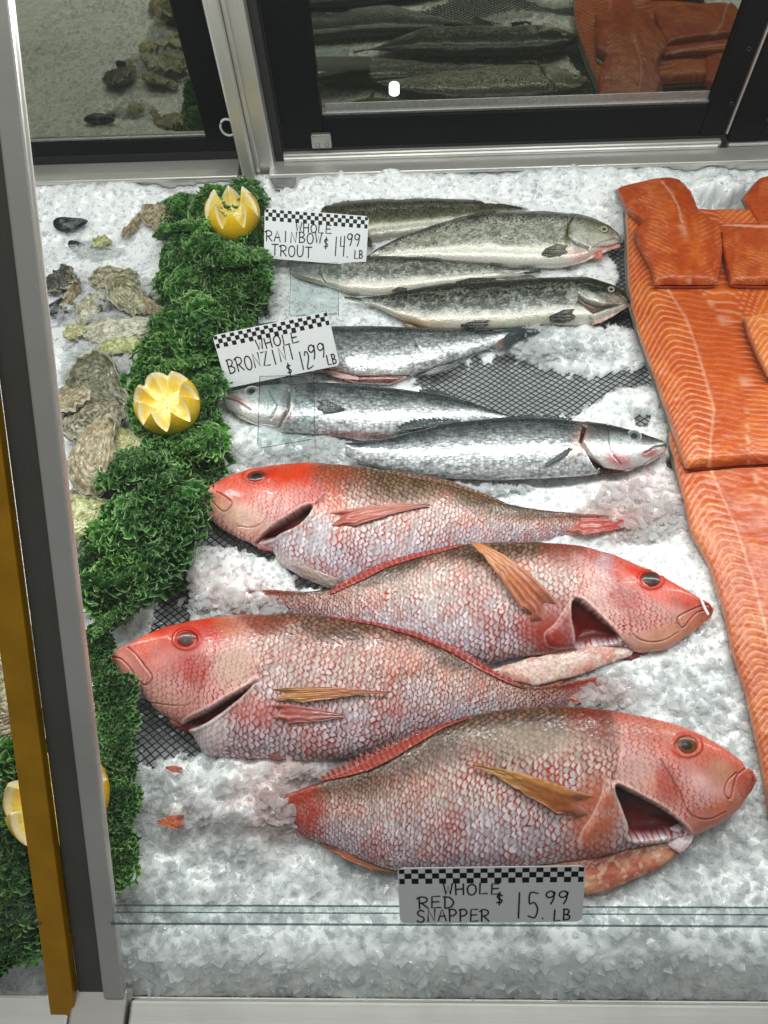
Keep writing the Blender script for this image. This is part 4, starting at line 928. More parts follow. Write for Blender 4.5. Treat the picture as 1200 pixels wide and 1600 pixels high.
fin('dorsal_fin', [(618, 665), (640, 654), (680, 651), (720, 655)], [(630, 672), (650, 670), (690, 664), (720, 660)], bc, rc, '32383a', '50585c', None, 0.002, rays=14, alongs=True, serr=0.4)
fin('dorsal_fin', [(790, 651), (830, 646), (870, 648), (886, 652)], [(790, 655), (830, 654), (870, 656), (886, 658)], bc, rc, '2c3234', '50585c', None, 0.001, rays=10, alongs=True, serr=0.4)
fin('pectoral_fin', [(899, 692), (880, 705), (852, 724)], [(901, 698), (884, 712), (853, 729)], bc, rc, '4c5052', '6a7072', None, 0.002, rays=3)
0 and fin('gill_collar', [(909, 662), (902, 676), (896, 690)], [(916, 668), (909, 684), (903, 698)], bc, rc, 'd8c0b8', 'd8a8a0', None, 0.001, rays=2)

# ---- trout
def trout_paint(sp):
    seed = sp['seed']
    def f(u, v, s, t, sn, tn):
        n = fbm(s*60, t*60, seed, 4); n2 = fbm(s*220, t*220, seed+1, 3); n3 = fbm(s*480, t*480, seed+2, 2)
        hd = sdist(u, v, sp['head']); head = 1-sm(-2, 2, hd)
        back = 1-sm(sp['b0'], sp['b1'], tn+(n-0.5)*0.2); belly = sm(0.72, 0.86, tn+(n-0.5)*0.08)
        col = lerp(S(sp['mid']), S(sp['mid2']), sm(0.4, 0.6, n2)); col = lerp(col, S(sp['backc']), back*0.9); col = lerp(col, S('d8d4c8'), belly*sp.get('belly', 0.9))
        col = lerp(col, S('8e9060'), 0.12*sm(0.5, 0.7, n)*(1-belly))
        # dark spots scattered over back and flank
        xx = s/0.0038; yy = t/0.0038; i = np.floor(xx); j = np.floor(yy); sp_ = np.zeros(u.shape)
        for di in (-1, 0, 1):
            for dj in (-1, 0, 1):
                a = (i+di).astype(int); b = (j+dj).astype(int); cx = a+di*0+0.5+0.8*(_h(a, b, seed+3)-0.5); cy_ = b+0.5+0.8*(_h(a, b, seed+4)-0.5)
                rr = sp['spot']*(0.16+0.34*_h(a, b, seed+5)); sp_ = np.maximum(sp_, 1-sm(rr*0.7, rr*1.3, np.hypot(xx-cx, yy-cy_)))
        dens = 1-sm(0.35, sp.get('sd', 0.75), tn); col = lerp(col, S('0e0f08'), sp_*dens*0.95)
        col = lerp(col, S('20221a'), (sm(0.56, 0.64, n3)*0.55)*(1-belly)*back)
        for (cu, cv, ru, rv, an, hexc, st) in sp['paint']:
            col = lerp(col, S(hexc), np.clip(blob(u, v, cu, cv, ru, rv, an, 0.6)*st*(0.7+0.6*n), 0, 1))
        disp = 0.0008*head+0.001*(n-0.5); scl = (1-belly)*(1-head*0.6)*0.9
        for (pl, wdt, dep, hexc, st) in sp['lines']:
            dd = seg_dist(u, v, pl); g = 1-sm(0, wdt, dd); disp = disp-dep*g; col = lerp(col, S(hexc), g*st)
        for gp_ in sp['gill']:
            gd_ = sdist(u, v, gp_); inn = 1-sm(-2.0, 1.0, gd_); disp = disp*(1-inn)-0.006*inn; col = lerp(col, lerp(S('2c1c14'), S('6a4a3e'), n), inn); scl = scl*(1-inn)
        return np.nan_to_num(disp), np.clip(col, 0, 1), scl
    return f
t1 = dict(seed=31, head=[(480, 300), (545, 305), (550, 345), (480, 350)], b0=0.2, b1=0.8, mid='7f7f64', mid2='686850', backc='42442c', spot=0.8, belly=0.5, paint=[(700, 318, 180, 2, 1, '46482f', .8)], lines=[([(540, 314), (548, 345)], 2, .001, '3a3a2a', .5)], gill=[])
t2 = dict(seed=32, head=[(893, 325), (975, 350), (985, 400), (930, 392), (918, 386), (886, 372), (885, 352)], b0=0.12, b1=0.36, mid='d6d7cc', mid2='b2b3a4', backc='45463a', spot=0.75, sd=0.5,
          paint=[(930, 344, 40, 7, 20, '3e4028', .8), (928, 355, 34, 10, 20, '8a8868', .6), (925, 372, 30, 9, 12, 'e2dfd0', .8), (888, 365, 6, 20, 5, '80844a', .7), (905, 400, 22, 10, 10, 'e0b8b0', .7), (950, 385, 20, 4, 0, 'd0a8a8', .7), (800, 408, 120, 7, 2, 'e6e2da', .7)],  # silver gill cover painted paler, its highlight included
          lines=[([(899, 336), (888, 350), (886, 368), (900, 380), (920, 388)], 3.0, .0020, '26241a', .9), ([(925, 388), (940, 378), (962, 372)], 1.6, .001, '5a5040', .5), ([(933, 386), (950, 386), (968, 380)], 2.0, .0012, '7a4a46', .6)], gill=[])
t3 = dict(seed=33, head=[(450, 395), (505, 400), (508, 445), (450, 445)], b0=0.10, b1=0.45, mid='b8bab2', mid2='8c8e84', backc='4a4d42', spot=0.55, sd=0.5, paint=[(490, 435, 40, 6, 10, 'c8a8a0', .5), (480, 425, 26, 12, 0, '7a7476', .5)], lines=[([(505, 405), (498, 425), (508, 442)], 2, .001, '3a3a34', .6)], gill=[])
t4 = dict(seed=34, head=[(905, 428), (985, 455), (985, 500), (930, 478), (902, 462), (900, 445)], b0=0.2, b1=0.56, mid='b8bcb8', mid2='7e827a', backc='2a2c22', spot=1.0, sd=0.8, belly=0.75,
          paint=[(640, 505, 60, 10, 6, 'cdb08e', .7), (920, 500, 14, 14, 0, 'd8d6cc', .8), (893, 470, 6, 22, 5, 'd0cfc8', .8), (930, 446, 46, 9, 14, '2c2e24', .8), (925, 466, 26, 6, 25, 'e6e4d8', .9), (960, 468, 20, 7, 10, 'b8a492', .6), (780, 500, 100, 6, 0, 'cfd0b8', .5)],  # pale blob on the gill cover paints in its highlight
          lines=[([(902, 452), (915, 462), (935, 474), (955, 482)], 1.8, .0008, '2a2a22', .5), ([(955, 452), (962, 460), (974, 466)], 1.5, .0008, '2a2a22', .5)],
          gill=[[(903, 456), (915, 466), (935, 475), (972, 477), (950, 482), (928, 490), (918, 482), (905, 470)]])
DT1 = [(488, 333), (494, 326), (505, 322), (540, 314), (600, 310), (675, 309), (750, 312), (800, 320), (835, 328)]
VT1 = [(488, 333), (496, 344), (515, 360), (540, 374), (575, 380), (620, 374), (700, 362), (780, 340), (835, 334)]
DT2 = [(970, 374), (965, 365), (950, 352), (925, 341), (900, 334), (850, 329), (775, 330), (725, 337), (675, 352), (625, 370), (590, 387), (574, 400)]
VT2 = [(970, 374), (966, 384), (940, 396), (918, 410), (895, 418), (865, 421), (800, 419), (725, 413), (660, 408), (625, 406), (590, 405), (574, 404)]
DT3 = [(452, 422), (460, 413), (500, 406), (550, 400), (625, 400), (700, 405), (760, 412), (800, 420), (845, 422)]
VT3 = [(452, 422), (464, 434), (500, 445), (550, 461), (600, 463), (650, 455), (700, 446), (780, 434), (845, 428)]
DT4 = [(983, 471), (975, 457), (950, 442), (920, 434), (890, 432), (825, 434), (750, 439), (700, 442), (650, 450), (600, 461), (560, 465), (538, 463)]
VT4 = [(983, 471), (978, 482), (955, 496), (930, 506), (905, 510), (850, 509), (800, 515), (725, 518), (670, 516), (620, 497), (585, 479), (538, 467)]
trouts = []
for sp, D_, V_, z0, lab, c in [
    (t1, DT1, VT1, 0.010, 'rearmost olive rainbow trout, head to the left, nearest to the steel riser', (660, 335)),
    (t2, DT2, VT2, 0.014, 'bright sided rainbow trout with closed gill, head to the right beside the salmon', (780, 375)),
    (t3, DT3, VT3, 0.010, 'rainbow trout with its head under the sign stand, between two right facing trout', (650, 430)),
    (t4, DT4, VT4, 0.016, 'dark spotted rainbow trout with open gill and mouth, frontmost of the trout', (770, 475))]:
    root = fish_root('rainbow_trout', lab, 'fish', 'whole rainbow trout laid on the ice', c)
    o, body = loft('body', D_, V_, M_trout, root, trout_paint(sp), ratio=0.42, z0=z0, tilt=0.002, ns=300, nup=60, nlo=10, ts=np.linspace(0, 1, 300)**1.08)
    trouts.append((root, body))
(q1_, w1), (q2_, w2), (q3_, w3), (q4_, w4) = trouts
eye(q2_, w2, 944, 358, 7, 5.5, ('3a3c34', 'b8b8a0', '4a4a36'), 10, 0.0042)
eye(q4_, w4, 955, 452, 6.5, 5.5, ('22241e', 'a8aa9c', '30302a'), 10, 0.0042)
fin('pectoral_fin', [(895, 384), (870, 381), (852, 388), (846, 396)], [(890, 398), (872, 398), (858, 400), (847, 398)], w2, q2_, '8a8678', '5a584a', None, 0.002, rays=5)
fin('pelvic_fin', [(885, 420), (900, 412), (912, 408)], [(884, 421), (900, 417), (912, 411)], w2, q2_, '8a8078', 'c0a8a0', None, 0.0, rays=3, zfix=0.008)
fin('dorsal_fin', [(730, 337), (750, 331), (775, 329)], [(730, 340), (752, 336), (775, 333)], w2, q2_, '3c3e28', '55573a', None, 0.001, rays=8, alongs=True)
fin('anal_fin', [(565, 367), (572, 376), (575, 386)], [(574, 366), (580, 376), (582, 386)], w1, q1_, '3a3a2c', '55553e', None, 0.001, rays=3)
fin('dorsal_fin', [(640, 402), (665, 400), (690, 404)], [(640, 405), (666, 405), (690, 408)], w3, q3_, '2e302a', '44463a', None, 0.001, rays=8, alongs=True)
fin('adipose_fin', [(760, 412), (770, 406), (784, 412)], [(762, 415), (772, 414), (783, 417)], w3, q3_, '2e302a', '44463a', None, 0.001, rays=3)
fin('tail_fin', [(812, 420), (826, 416), (842, 420)], [(812, 428), (828, 426), (842, 424)], w3, q3_, '2e302a', '3c3e34', None, 0.001, rays=4, zfix=0.010)
fin('pelvic_fin', [(525, 446), (545, 448), (562, 460)], [(525, 452), (545, 458), (560, 462)], w3, q3_, '9c9a8c', '6a6a60', None, 0.001, rays=4, zfix=0.008)
fin('dorsal_fin', [(712, 440), (735, 434), (775, 434)], [(712, 443), (738, 441), (775, 438)], w4, q4_, '24261e', '3c3e34', None, 0.001, rays=8, alongs=True)
fin('adipose_fin', [(612, 454), (622, 448), (636, 450)], [(612, 458), (624, 456), (636, 454)], w4, q4_, '24261e', '3c3e34', None, 0.001, rays=3)
fin('pectoral_fin', [(902, 482), (880, 484), (858, 494)], [(904, 498), (880, 504), (860, 504)], w4, q4_, '5a5c56', '34362e', None, 0.003, rays=7)
fin('pelvic_fin', [(772, 500), (745, 500), (720, 507)], [(768, 508), (745, 513), (720, 510)], w4, q4_, '7a7c74', '2c2e28', None, 0.002, rays=5)
fin('anal_fin', [(625, 500), (648, 508), (664, 514)], [(628, 506), (646, 516), (662, 519)], w4, q4_, 'c0a078', '8a7a5a', None, 0.001, rays=4, zfix=0.008)
loft('throat', [(890, 398), (905, 392), (928, 390), (945, 388), (968, 382)], [(890, 412), (910, 410), (935, 400), (950, 392), (969, 386)], M_snap, q2_, flap_paint(41, 'e4cdc4', 'd8a49c', 'eee2dc', False), 0.25, 0.013, 0.0, 60, 30)
loft('gill_flesh', [(925, 392), (938, 388), (942, 398)], [(926, 400), (934, 406), (942, 403)], M_snap, q2_, flap_paint(42, 'd8968c', 'c87a70', 'e6b8b0', False), 0.3, 0.014, 0.0, 40, 24)
loft('lower_jaw', [(918, 494), (935, 486), (960, 477), (982, 474)], [(925, 508), (940, 504), (962, 492), (983, 478)], M_snap, q4_, flap_paint(43, 'dcc8bc', 'd0a89c', 'ece0d8', False), 0.25, 0.015, 0.0, 60, 30)
loft('gill_collar', [(892, 452), (893, 470), (905, 484), (918, 492)], [(900, 450), (902, 466), (912, 480), (928, 505)], M_trout, q4_, flap_paint(44, 'cfcdc4', 'a8a69c', 'e6e4dc', False), 0.4, 0.019, 0.0, 60, 30)

# ================================================================== salmon
def fillet(name, Lp, Rp, paint, label, z0, th, n_exp=3.6, ns=260, nup=150, endr=0.02, tilt=0.0, grp=None, cap=0.0):
    c = (np.array(Lp).mean(0)+np.array(Rp).mean(0))/2
    root = None
    def bf(ts, hw):
        z = th*np.ones_like(ts); e = np.minimum(ts, 1-ts)/endr; return z*np.clip(1-(1-np.clip(e, 0, 1))**3, 0.02, 1)**0.6
    o, body = loft(name, Lp, Rp, M_meat, None, paint, z0=z0, tilt=tilt, ns=ns, nup=nup, nlo=12, n_exp=n_exp, bfun=bf, keepw=True)
    # ends: skin grey side under the meat
    sk = empty(name, tuple(P(c[0], c[1], 0)), label, 'salmon fillet', grp)
    o.name = 'flesh'; o.data.name = 'flesh'; o.parent = sk; o.location = -Vector(sk.location)
    # silver skin layer under the flesh, a little wider than it
    L2 = resample(Lp, 60); R2 = resample(Rp, 60); q = np.linspace(-0.012, 1.012, 14)
    g = L2[:, None]*(1-q)[None, :, None]+R2[:, None]*q[None, :, None]
    zz = np.interp(np.linspace(0, 1, 60), np.linspace(0, 1, 2 if np.isscalar(z0) else len(z0)), [z0, z0] if np.isscalar(z0) else z0)
    zb = (zz-th*0.80)[:, None]+0*q[None]; pt_ = P(g[..., 0], g[..., 1], zb); pb = pt_.copy(); pb[..., 2] -= 0.002
    N = 60*14; qd = gquads(60, 14); side = []
    for idx in (np.arange(14), np.arange(14)+59*14, np.arange(60)*14, np.arange(60)*14+13):
        a, b = idx[:-1], idx[1:]; side.append(np.stack([a, b, b+N, a+N], -1))
    me = mesh_np('skin', np.concatenate([pt_.reshape(-1, 3), pb.reshape(-1, 3)]), np.concatenate([qd, qd[:, ::-1]+N]+side), np.tile(S('9a9c92'), (2*N, 1)))
    link('skin', me, M_bass, sk)
    return sk, body
def lines_fn(ph, w=0.13): 
    d = np.abs((ph % 1)-0.5); return 1-sm(w*0.5, w*1.3, 0.5-d)
ORG = ('cb5410', 'da6c1e', 'b0440c')
def ipx(pl, v):
    pl = np.array(pl, float); o = np.argsort(pl[:, 1]); return np.interp(v, pl[o, 1], pl[o, 0])
def salmon_paint(seed, L, Mid, Spine, Ridge, Rt=None, per=9.5, dark=0.0, base=ORG, fat=1.0):
    def f(u, v, s, t, sn, tn):
        n = fbm(u*0.035, v*0.035, seed, 4); n2 = fbm(u*0.15, v*0.15, seed+1, 3)
        vv = v+5*(fbm(u*0.02, v*0.02, seed+5, 2)-0.5)
        uL = ipx(L, v); uM = ipx(Mid, v); uS = ipx(Spine, v); uR = ipx(Ridge, v)
        a = np.clip((uM-u)/np.maximum(uM-uL, 1), -5, 1.2); r = np.clip((uM-uR)/np.maximum(uM-uL, 1), 0.05, 0.95)
        wM = np.maximum(uM-uL, 1)
        k_ = 0.06; left = wM*(-0.30*a+1.25*(k_*np.log1p(np.exp(np.clip((a-0.45)/k_, -30, 30))))*1.15)
        midz = 1.5*np.sin(u*0.11)+3*(n2-0.5); rt = -0.85*(u-uS)+4*(n-0.5)
        off = np.where(u < uM, left, np.where(u < uS, 0.12*(u-uM)+midz, 0.12*(uS-uM)+rt))
        ph = (vv-off)/per
        ln = lines_fn(ph, 0.10+0.07*n2)
        amt = np.where(u < uM, 0.72*(0.6+0.8*n), np.where(u < uS, 0.22+0.35*(n-0.4), 0.62))*fat
        col = lerp(S(base[0]), S(base[1]), sm(0.35, 0.7, n)); col = lerp(col, S(base[2]), sm(0.45, 0.7, n2)*0.35)
        col = lerp(col, col*0.72, dark)
        inner = (u > uM)*(u < uS); col = lerp(col, S('c8561c'), 0.35*inner)
        col = lerp(col, S('f0b890'), np.clip(ln*amt, 0, 1)*0.9)
        for pl, wd, st in ((Mid, 3.2, 0.65), (Spine, 2.2, 0.7), (Ridge, 3.0, 0.10)):
            dd = seg_dist(u, v, pl)+(n2-0.5)*3; col = lerp(col, S('efc0a4'), (1-sm(0.2, wd, dd))*st*fat*(0.4+0.9*n))
        edge = sm(0.975, 0.998, np.abs(tn-0.5)*2); col = lerp(col, S('d8a080'), edge*0.6)
        disp = 0.00045*(0.5-ln*amt)+0.0022*(n-0.5)+0.0008*(n2-0.5)
        return disp, np.clip(col, 0, 1)
    return f
LD = [(976, 330), (979, 370), (979, 409), (982, 450), (986, 481), (1000.7, 533), (1024, 596), (1044, 654), (1061, 706), (1072, 732)]
RD = [(1215, 335), (1235, 400), (1260, 480), (1290, 560), (1310, 640), (1330, 720)]
MD = [(1030, 330), (1038, 445), (1070, 493), (1087, 539), (1101, 588), (1116, 640), (1111, 683), (1108, 735)]
SD = [(1070, 330), (1087, 442), (1127, 498), (1150, 545), (1159, 585), (1165, 634), (1170, 735)]
RDg = [(985, 330), (990, 409), (1012, 507), (1030, 545), (1050, 590), (1078, 640), (1090, 690), (1092, 735)]
GS = 'orange salmon fillets on the ice'
fillet('salmon_fillet', [(1046, 640), (1046, 694), (1067, 780), (1078, 830), (1107, 883), (1128, 947), (1144, 1022), (1164, 1082), (1178, 1143), (1196, 1235), (1205, 1300)],
       [(1330, 640), (1340, 700), (1345, 780), (1350, 860), (1360, 950), (1370, 1050), (1380, 1150), (1390, 1250), (1395, 1300)],
       salmon_paint(61, [(1046, 640), (1067, 780), (1078, 830), (1107, 883), (1128, 947), (1144, 1022), (1164, 1082), (1178, 1143), (1205, 1300)],
                    [(1100, 690), (1110, 733), (1149, 822), (1178, 908), (1196, 983), (1215, 1080), (1240, 1220), (1250, 1300)],
                    [(1160, 690), (1175, 733), (1200, 800), (1240, 900), (1280, 1000), (1300, 1300)],
                    [(1072, 690), (1082, 760), (1100, 822), (1140, 900), (1156, 960), (1172, 1040), (1190, 1140), (1216, 1300)], per=11.5),
       'long salmon fillet running down the right edge beside the snapper, lowest of the pile', 0.011, 0.010, ns=360, nup=150)
fillet('salmon_fillet', LD, RD, salmon_paint(62, LD, MD, SD, RDg, per=9.3), 'big salmon fillet with bright white fat lines, draped over the long one', 0.024, 0.011, ns=280, nup=160, endr=0.03)
PA = lambda seed, spine, dark: (lambda u, v, s, t, sn, tn: _port(u, v, s, t, sn, tn, seed, spine, dark))
def _port(u, v, s, t, sn, tn, seed, spine, dark):
    n = fbm(u*0.045, v*0.045, seed, 4); n2 = fbm(u*0.2, v*0.2, seed+1, 3)
    col = lerp(S('bc4c12'), S('ce6420'), sm(0.35, 0.7, n)); col = lerp(col, S('a03c0e'), sm(0.4, 0.7, n2)*dark)
    dd = seg_dist(u, v, spine)+(n2-0.5)*2.5
    side = sm(12, 30, seg_dist(u, v, spine)); ln = lines_fn((v+0.5*np.abs(u-ipx(spine, v))+6*n)/7.0, 0.12)*side*0.42*sm(0.35, 0.6, n)
    col = lerp(col, S('e6a884'), np.clip(ln, 0, 1)); col = lerp(col, S('e8b8a0'), (1-sm(0.5, 2.6, dd))*0.75*(0.5+0.7*n2))
    return 0.0022*(n-0.5)+0.0010*(n2-0.5)-0.0012*(1-sm(0, 3, dd))-0.0003*ln, np.clip(col, 0, 1)
# flat piece under B
fillet('salmon_fillet', [(1112, 352), (1113, 375), (1114, 400)], [(1300, 352), (1310, 375), (1320, 400)], PA(65, [(1130, 350), (1330, 362)], 0.2), 'flat dark orange salmon piece behind the small portion at the right edge', 0.038, 0.006, ns=60, nup=120, endr=0.1)
fillet('salmon_fillet', [(963, 296), (968, 308), (977, 325), (990, 338), (1003, 349), (991, 364), (1000, 388), (1015, 415), (1020, 434), (1022, 446)],
       [(1046, 282), (1062, 286), (1078, 303), (1086, 320), (1090, 332), (1104, 342), (1124, 359), (1127, 388), (1126, 418), (1121, 446)],
       PA(63, [(1035, 284), (1048, 300), (1060, 322), (1066, 345), (1070, 370), (1076, 400), (1078, 446)], 0.5), 'salmon tail portion with a white spine line, lying on top at the back', [0.030, 0.040, 0.044, 0.042], 0.009, ns=200, nup=130, endr=0.05)
fillet('salmon_fillet', [(1126, 362), (1128, 390), (1134, 420), (1142, 445)], [(1300, 372), (1305, 400), (1308, 425), (1310, 448)], PA(64, [(1140, 300), (1250, 380), (1300, 440)], 0.4), 'small thick salmon portion beside the tail portion, cut off by the right edge', 0.043, 0.009, ns=110, nup=130, endr=0.09)
fillet('salmon_fillet', [(1183, 283), (1170, 298), (1160, 311), (1172, 335), (1188, 360)], [(1300, 270), (1305, 300), (1310, 320), (1312, 340), (1315, 360)], PA(66, [(1230, 283), (1280, 360)], 0.4), 'salmon portion at the top right corner, at the back of the pile', 0.032, 0.010, ns=100, nup=100, endr=0.08)
fillet('salmon_fillet', [(1163, 497), (1168, 520), (1182, 553), (1200, 588)], [(1290, 480), (1300, 520), (1310, 560), (1315, 600)], salmon_paint(67, [(1163, 490), (1200, 600)], [(1200, 490), (1240, 600)], [(1230, 490), (1260, 600)], [(1180, 490), (1220, 600)], per=10, base=('e0782e', 'e68a40', 'cc5c20')), 'light orange salmon piece lying on the big fillet at the right edge', 0.046, 0.007, ns=110, nup=90, endr=0.06)

# ================================================================== oysters and mussels
def oyster(u, v, length, width, ang, z, tiltx, tilty, seed, cols, label, cup=0.3, kind='oyster', sx=1.0):
    r_ = np.random.RandomState(seed); nr, na = 28, 64
    root = empty(kind, tuple(P(u, v, 0)), label, kind, None)
    a = np.linspace(0, 2*np.pi, na, endpoint=False)[None]; r = np.linspace(0, 1, nr)[:, None]; length *= 1.12; width *= 1.15
    R0 = 1+0.10*np.sin(2*a+r_.rand()*6)+0.07*np.sin(3*a+r_.rand()*6)+0.05*np.sin(5*a+r_.rand()*6)+0.05*(vn(a*5+0*r, seed+0*a+0*r, seed)-0.5)*2
    tear = 1-0.42*np.clip(np.cos(a), -1, 1)*0.6
    x = length*r*np.cos(a)*R0; y = width*r*np.sin(a)*R0*tear
    frill = 0.0022*np.sin(a*9+seed)*r**3+0.002*np.sin(a*17+2*seed)*r**4
    q = 0.6*(fbm(np.cos(a)*2*r+seed, np.sin(a)*2*r, seed, 3)-0.5)
    lay = r*6+q*2.4+0.3*np.sin(a*3); saw = lay % 1.0
    def shell(sgn, hh):
        dome = hh*(1-r**2)**0.7; z_ = sgn*dome+frill+(0.0016*saw*(1-r**6))*sgn+0.0022*(fbm(x*110, y*110, seed+3, 4)-0.5)
        k = cols; n = fbm(x*95, y*95, seed+6, 4); n2 = fbm(x*300, y*300, seed+8, 3)
        c = lerp(S(k[0]), S(k[1]), sm(0.35, 0.6, n)); c = lerp(c, S(k[2]), sm(0.5, 0.65, n2)*0.7); c = lerp(c, S(k[3]), (1-sm(0.0, 0.18, saw))*0.8); c = lerp(c, S(k[2]), sm(0.6, 0.95, saw)*0.55); c = lerp(c, S('d8d4c2'), sm(0.93, 0.99, r+0*a)*0.85)
        xx = x+0.0015*(fbm(x*90, y*90, seed+9, 3)-0.5); p = np.stack([xx, y+0*r, z_], -1)
        return p, c
    ca, sa = math.cos(math.radians(ang)), math.sin(math.radians(ang))
    M = Matrix.Rotation(math.radians(ang), 3, 'Z')@Matrix.Rotation(math.radians(tilty), 3, 'Y')@Matrix.Rotation(math.radians(tiltx), 3, 'X')
    Mn = np.array(M); pos = P(u, v, z)
    for nm, sgn, hh in (('upper_shell', 1, cup*width), ('lower_shell', -1, cup*width*0.9)):
        p, c = shell(sgn, hh)
        if sgn < 0: p[..., 0:2] *= 1.05; p[..., 2] -= 0.0008
        p = p@Mn.T+pos
        me = mesh_np(nm, p, gquads(nr, na, True), np.clip(c, 0, 1)); link(nm, me, M_shell, root)
    return root
GRN = ('8c866a', '6c6a48', 'cfcaa8', '35321f'); WHT = ('cdc8b0', 'a09a78', 'efecdc', '5f5a44'); BRN = ('a0906f', '7c6c52', 'cfc0a0', '3c3324'); YG = ('bcbc80', '94964e', 'e6e6ba', '4c4c28'); DK = ('4c4a40', '34322c', '77735f', '1c1b16')
OY = [
 (253, 341, .022, .017, -20, .016, 10, 10, 1, BRN, 'ridged brown oyster at the back, touching the kale below the lemon'),
 (208, 352, .019, .005, 70, .014, 30, 0, 2, BRN, 'thin oyster edge standing in the ice near the back'),
 (159, 378, .010, .008, 10, .012, 0, 0, 3, YG, 'small yellowish oyster tip poking out of the back ice'),
 (95, 437, .019, .015, -20, .018, 10, -10, 4, DK, 'dark grey ringed shell beside the front post'),
 (113, 458, .018, .007, 78, .014, 60, 0, 5, BRN, 'narrow brown shell standing upright beside the dark ringed shell'),
 (175, 432, .026, .009, 15, .014, 30, 8, 6, GRN, 'green edged oyster lying across the ice below the back row'),
 (200, 462, .025, .019, -65, .018, -15, 12, 7, GRN, 'large open cupped oyster facing the kale'),
 (236, 480, .022, .006, -35, .014, 40, 0, 8, BRN, 'curved oyster rim beside the kale'),
 (142, 478, .021, .010, 55, .014, 25, 0, 9, WHT, 'pale curved oyster rim filled with ice'),
 (190, 515, .038, .012, 12, .015, 20, 0, 10, WHT, 'long pale knobbly oyster lying across the ice'),
 (120, 518, .012, .010, 0, .013, 0, 0, 11, YG, 'small pale green oyster near the post'),
 (195, 540, .024, .009, 5, .014, 20, 0, 12, YG, 'yellow green oyster with a black gap under it'),
 (155, 598, .040, .019, -42, .024, 10, 8, 13, ('66644e', '45442e', '9a9678', '2a291c'), 'long dark green oyster lying diagonally above the brown ones'),
 (107, 625, .025, .026, -80, .018, 10, -20, 14, BRN, 'broad oyster half hidden by the front post'),
 (152, 655, .033, .024, 60, .020, -10, 10, 15, ('7a7056', '57503a', 'c9c4ac', '35301f'), 'deep cupped oyster with a white rim under the pointed one'),
 (147, 710, .034, .020, 82, .034, 8, -8, 16, ('a08a68', '7c6a4a', 'c9bfa0', '5a4c34'), 'pointed brown oyster on top of the pile, tip to the back'),
 (186, 690, .024, .015, -10, .022, 0, 0, 17, YG, 'mottled yellow green oyster against the kale'),
 (150, 775, .026, .012, 20, .018, 20, 10, 18, BRN, 'flat grey brown oyster below the pointed one'),
 (132, 808, .021, .021, 30, .020, 10, 0, 19, YG, 'round yellow green oyster at the front of the pile'),
 (128, 838, .016, .012, 10, .012, 10, 0, 20, GRN, 'dark oyster under the round yellow green one'),
 (8, 1050, .035, .028, 60, .02, 10, 0, 21, GRN, 'oyster at the left edge beyond the yellow strip'),
 (6, 1120, .030, .020, 20, .016, 10, 0, 22, BRN, 'brown oyster at the left edge nearest to the viewer'),
]
for o_ in OY: oyster(*o_)
def mussel(u, v, L, W, ang, z, seed, label):
    root = empty('mussel', tuple(P(u, v, 0)), label, 'mussel')
    nr, na = 30, 60; a = np.linspace(0, 2*np.pi, na, endpoint=False)[None]; r = np.linspace(0, 1, nr)[:, None]
    x = L*r*np.cos(a); y = W*r*np.sin(a)*(0.62+0.38*np.cos(a+2.4))*1.3
    Mn = np.array(Matrix.Rotation(math.radians(ang), 3, 'Z')@Matrix.Rotation(math.radians(18), 3, 'X'))
    for nm, sg in (('upper_shell', 1), ('lower_shell', -1)):
        zz = sg*(0.62*W*(1-r**2)**0.55+0.0002*np.sin(r*60))+0*a; rr = np.hypot(x/L, y/W)
        c = lerp(S('101418'), S('2c3238'), 0.5+0.5*np.sin(rr*28+seed)); c = lerp(c, S('6a6c68'), sm(0.62, 0.7, fbm(x*120, y*300, seed, 3))*0.8)
        p = np.stack([x, y, zz], -1)@Mn.T+P(u, v, z); link(nm, mesh_np(nm, p, gquads(nr, na, True), c), M_mussel, root)
mussel(110, 347, .021, .0105, 4, .018, 1, 'black striped mussel lying on the ice at the back left')
mussel(120, 381, .011, .006, -10, .006, 2, 'small black mussel sunk in the ice below the big one')
mussel(88, 478, .014, .010, 60, .010, 3, 'black mussel in the hollow beside the front post')
mussel(440, 302, .011, .005, -20, .012, 4, 'dark mussel tip in the ice near the back post')
mussel(185, 549, .018, .005, 0, .006, 5, 'black mussel shell under the yellow green oyster')

